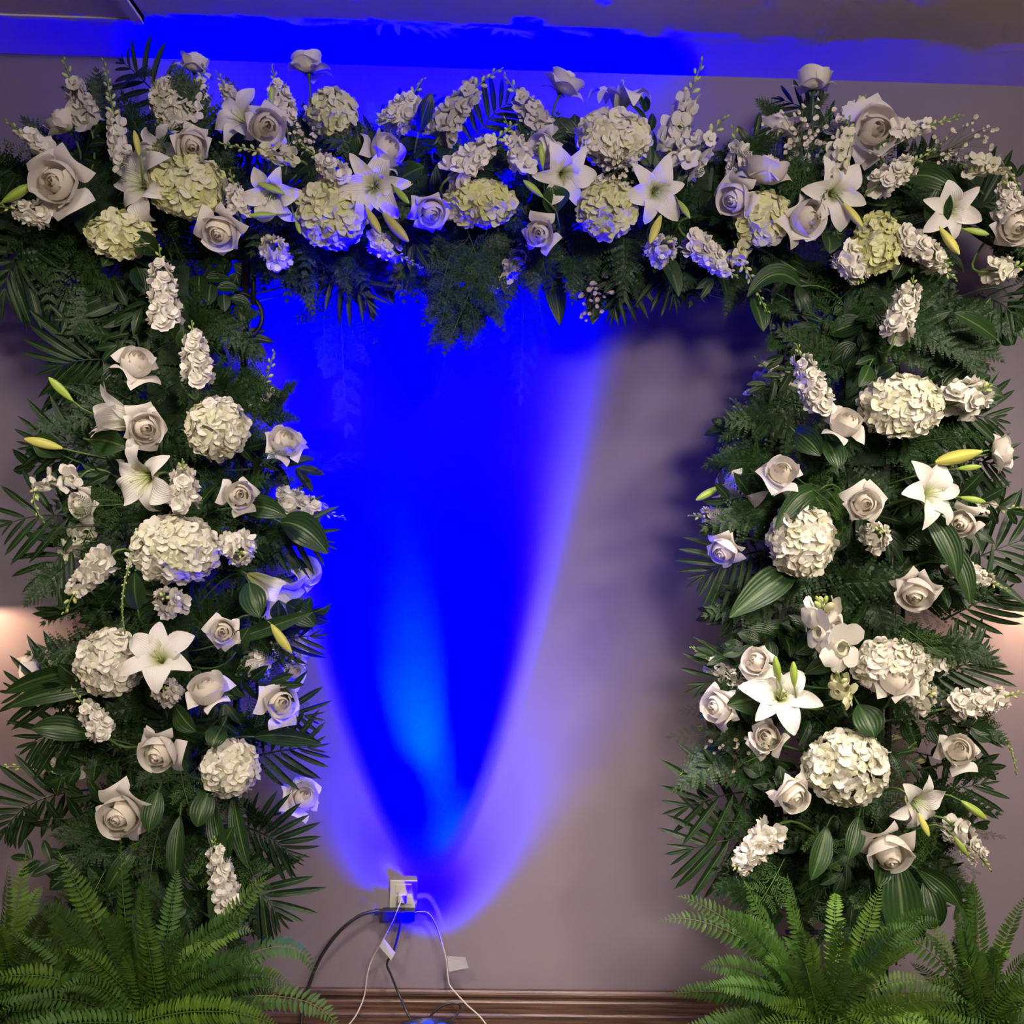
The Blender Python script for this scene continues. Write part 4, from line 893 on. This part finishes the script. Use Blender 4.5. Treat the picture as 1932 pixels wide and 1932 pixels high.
# floor heights along the frame bottom
def fl_pt(px, d):                                     # point on the floor, given as (px, py, d)
    z = 0.006; ray_y = CAM_D - d; return (px, 966 + (CAM.z - z) / ray_y * FPX, d)
c1 = cord('power_cable', [(716, 1718, .022), (680, 1727, .03), (640, 1758, .035), (604, 1808, .035), (582, 1862, .035), (572, 1900, .04), (566, 1960, .07), fl_pt(560, .09), fl_pt(480, .2)], .0046, 'black_plastic',
          'thick black power cord curving left from the outlet adapter')
box_o('adapter', 722, 1712, 784, 1731, 0.0075, 0.034, 'black_plastic', c1); box_o('strain_relief', 707, 1714, 724, 1724, 0.013, 0.027, 'black_plastic', c1)
c2 = cord('power_cable', [(757, 1727, .046), (752, 1760, .05), (742, 1795, .05), (730, 1818, .05), (738, 1840, .05), (752, 1875, .055), (768, 1910, .09), (785, 1945, .10), (792, 1985, .11)], .0030, 'black_plastic',
          'thin black cord hanging kinked from the outlet adapter to the floor light')
box_o('plug', 750, 1714, 766, 1730, 0.0345, 0.056, 'black_plastic', c2)
c3 = cord('power_cable', [(760, 1690, .02), (752, 1712, .05), (742, 1738, .058), (728, 1765, .05), (704, 1806, .03), (694, 1835, .03), (687, 1880, .034), (672, 1915, .06), (650, 1945, .08), fl_pt(610, .12), fl_pt(560, .25)], .0019, 'white_plastic',
          'thin white cord with a small tag hanging left of the black cord')
box_o('plug', 752, 1683, 768, 1699, 0.0087, 0.030, 'white_plastic', c3)
tg = MB(); pts = [P(724, 1770, .055), P(746, 1798, .062), P(738, 1812, .062), P(716, 1786, .052)]
tg.v = [tuple(p - c3.location) for p in pts] + [tuple(p - c3.location + V((0, .0006, 0))) for p in pts]; tg.uv = [(0, 0)] * 8
tg.f = [(0, 1, 2, 3), (7, 6, 5, 4), (0, 4, 5, 1), (1, 5, 6, 2), (2, 6, 7, 3), (3, 7, 4, 0)]
obj('tag', tg.mesh('tag', 'paper_tag', False), c3)
c4 = cord('power_cable', [(780, 1722, .02), (806, 1722, .024), (822, 1745, .024), (834, 1780, .024), (842, 1812, .026), (846, 1850, .03), (852, 1864, .036), (880, 1895, .05), (915, 1930, .07), fl_pt(960, .12), fl_pt(1050, .26)], .0019, 'white_plastic',
          'thin white cord with a square tag running right over the baseboard')
tg = MB(); pts = [P(844, 1804, .03), P(878, 1806, .045), P(884, 1826, .045), P(846, 1834, .03)]
tg.v = [tuple(p - c4.location) for p in pts] + [tuple(p - c4.location + V((0, .0006, 0))) for p in pts]; tg.uv = [(0, 0)] * 8
tg.f = [(0, 1, 2, 3), (7, 6, 5, 4), (0, 4, 5, 1), (1, 5, 6, 2), (2, 6, 7, 3), (3, 7, 4, 0)]
obj('tag', tg.mesh('tag', 'paper_tag', False), c4)
c5 = cord('power_cable', [(800, 1985, .085), (802, 1940, .075), (814, 1915, .07), (838, 1896, .065), (862, 1893, .065), (868, 1904, .065), (852, 1925, .075), (835, 1945, .08), (826, 1985, .085)], .0030, 'black_plastic',
          'looped black cord arching behind the blue floor light')

LEDP = P(806, 1941, 0.17)                             # centre of the lens
LAIM = (P(812, 1010, 0.0) - LEDP).normalized()
led = thing('floor_light', V((LEDP.x, LEDP.y, 0)), 'black floor spotlight with glowing blue lenses, bottom centre', 'light')
lr = basis(LAIM, 0, V((1, 0, 0))); lo_ = LEDP - led.location
obj('housing', MB().lathe([(0, -.115), (.045, -.115), (.062, -.10), (.068, -.02), (.072, -.018), (.072, .004), (.064, .004), (.064, -.006), (0, -.006)], 28).mesh('housing', 'black_plastic'), led, mat4(lr, lo_))
LENS = MB().lathe([(0.0115, 0), (.010, .004), (.006, .0065), (0, .0075)], 12).mesh('lens', 'blue_lens')
for i in range(7):
    a = i * math.pi / 3; q = V((0, 0, -.005)) if i == 6 else V((.040 * math.cos(a), .040 * math.sin(a), -.005))
    obj('lens', LENS, led, mat4(lr, lo_ + lr @ q, 1.45))
yk = MB(); zz = lo_.z
yk.box((-.082, 0, (zz + .01) / 2), (.006, .03, zz - .0)).box((.082, 0, (zz + .01) / 2), (.006, .03, zz)).box((0, 0, .004), (.17, .07, .008))
bevel(obj('yoke', yk.mesh('yoke', 'black_plastic', False), led), .0015)
for s in (-1, 1): obj('knob', MB().lathe([(0, 0), (.014, 0), (.014, .012), (0, .014)], 12).mesh('knob', 'black_plastic'), led, mat4(M.Rotation(R(90 * s), 3, 'Y'), V((.085 * s, 0, zz - .01))))
BLUE = (-0.036, -0.042, 1.0); CORE = (-0.036, 0.24, 1.0)
lp = LEDP + LAIM * 0.03
lamp('blue_led_flood', 'SPOT', lp, 400, BLUE, aim=lp + LAIM, spot_size=R(84), spot_blend=1.0, shadow_soft_size=.03)
lamp('blue_led_beam', 'SPOT', lp, 27000, BLUE, aim=P(800, 1020, 0), spot_size=R(37), spot_blend=1.0, shadow_soft_size=.03)
core_l = lamp('blue_led_core', 'SPOT', lp, 3700, CORE, aim=P(797, 1365, 0), spot_size=R(15), spot_blend=1.0, shadow_soft_size=.04); core_l.scale = (1.6, 1, 1)

# ================================================================== wall sconces just beyond both picture edges
for px, py, nm in ((-84, 1070, 'left'), (2012, 1060, 'right')):
    c = P(px, py, 0.11); root = thing('wall_sconce', V((c.x, 0, c.z)), 'bronze wall sconce with downturned shade beyond the %s picture edge' % nm, 'wall lamp')
    obj('back_plate', MB().lathe([(0, 0), (.055, 0), (.055, .008), (.03, .016), (0, .018)], 20).mesh('back_plate', 'sconce_bronze'), root, mat4(M.Rotation(R(90), 3, 'X'), V((0, 0, 0))))
    obj('arm', MB().tube([V((0, -.01, 0)), V((0, -.05, .03)), V((0, -.09, .03)), V((0, -.11, .0))], .006, 8).mesh('arm', 'sconce_bronze'), root)
    obj('lamp_shade', MB().lathe([(.0, .0), (.03, .0), (.075, -.11), (.072, -.11), (.028, -.006), (0, -.006)], 24).mesh('lamp_shade', 'sconce_bronze'), root, M.Translation((0, -.11, .0)))
    obj('bulb', MB().lathe([(0, -.09), (.018, -.08), (.024, -.062), (.018, -.04), (.01, -.02), (0, -.015)], 14).mesh('bulb', 'lamp_glass'), root, M.Translation((0, -.11, 0)))
    lamp('sconce_bulb', 'POINT', (c.x, -.11, c.z - .098), 8.5, (1.0, .62, .34), shadow_soft_size=.02)

# ================================================================== labels: every flower is told apart by its look and its place in its row
ORD = ['first', 'second', 'third', 'fourth', 'fifth', 'sixth', 'seventh', 'eighth', 'ninth', 'tenth', 'eleventh', 'twelfth', 'thirteenth', 'fourteenth', 'fifteenth', 'sixteenth', 'seventeenth', 'eighteenth', 'nineteenth', 'twentieth']
def area(px, py):
    if py < 520: return ('left third of the arch top', 0) if px < 644 else (('middle third of the arch top', 0) if px < 1288 else ('right third of the arch top', 0))
    side = 'left' if px < 966 else 'right'
    return ('upper half of %s column' % side, 1) if py < 1130 else ('lower half of %s column' % side, 1)
groups = {}
for it in ITEMS: groups.setdefault((it[2], area(it[4], it[5])), []).append(it)
for (noun, (ar, vert)), its in groups.items():
    its.sort(key=lambda i: i[5] if vert else i[4])
    for k, (o, look, _, cat, px, py) in enumerate(its):
        if len(its) == 1: lb = '%s %s, the only one on %s' % (look, noun, ar)
        else: lb = '%s %s, %s from %s on %s' % (look, noun, ORD[k], 'top' if vert else 'left', ar)
        tag(o, lb.strip(), cat, noun + 's on the flower arch')

from collections import Counter
SHORT = lambda px, py: ('left' if px < 644 else 'middle' if px < 1288 else 'right') + ' of arch top' if py < 520 else '%s %s column' % ('upper' if py < 1130 else 'lower', 'left' if px < 966 else 'right')
REF = [i for i in ITEMS if i[2] in ('white rose', 'white lily', 'hydrangea head') or 'spike' in i[2]]
cnt = Counter((i[1], i[2]) for i in REF); used = set()
for o, phrase, px, py in FILL:
    best = None
    for it in sorted(REF, key=lambda i: (i[4] - px) ** 2 + (i[5] - py) ** 2)[:30]:
        if cnt[it[1], it[2]] > 1 and sum(1 for q in REF if q[1:3] == it[1:3] and SHORT(q[4], q[5]) == SHORT(it[4], it[5])) > 1: continue
        dx, dy = px - it[4], py - it[5]
        dirs = ['right of' if dx > 0 else 'left of', 'below' if dy > 0 else 'above']
        if abs(dy) > abs(dx): dirs.reverse()
        for dr in dirs:
            lb = '%s %s the %s %s, %s' % (phrase, dr, it[1], it[2], SHORT(it[4], it[5]))
            if best is None: best = lb
            if lb not in used: best = lb; break
        if best not in used: break
    used.add(best); tag(o, best)
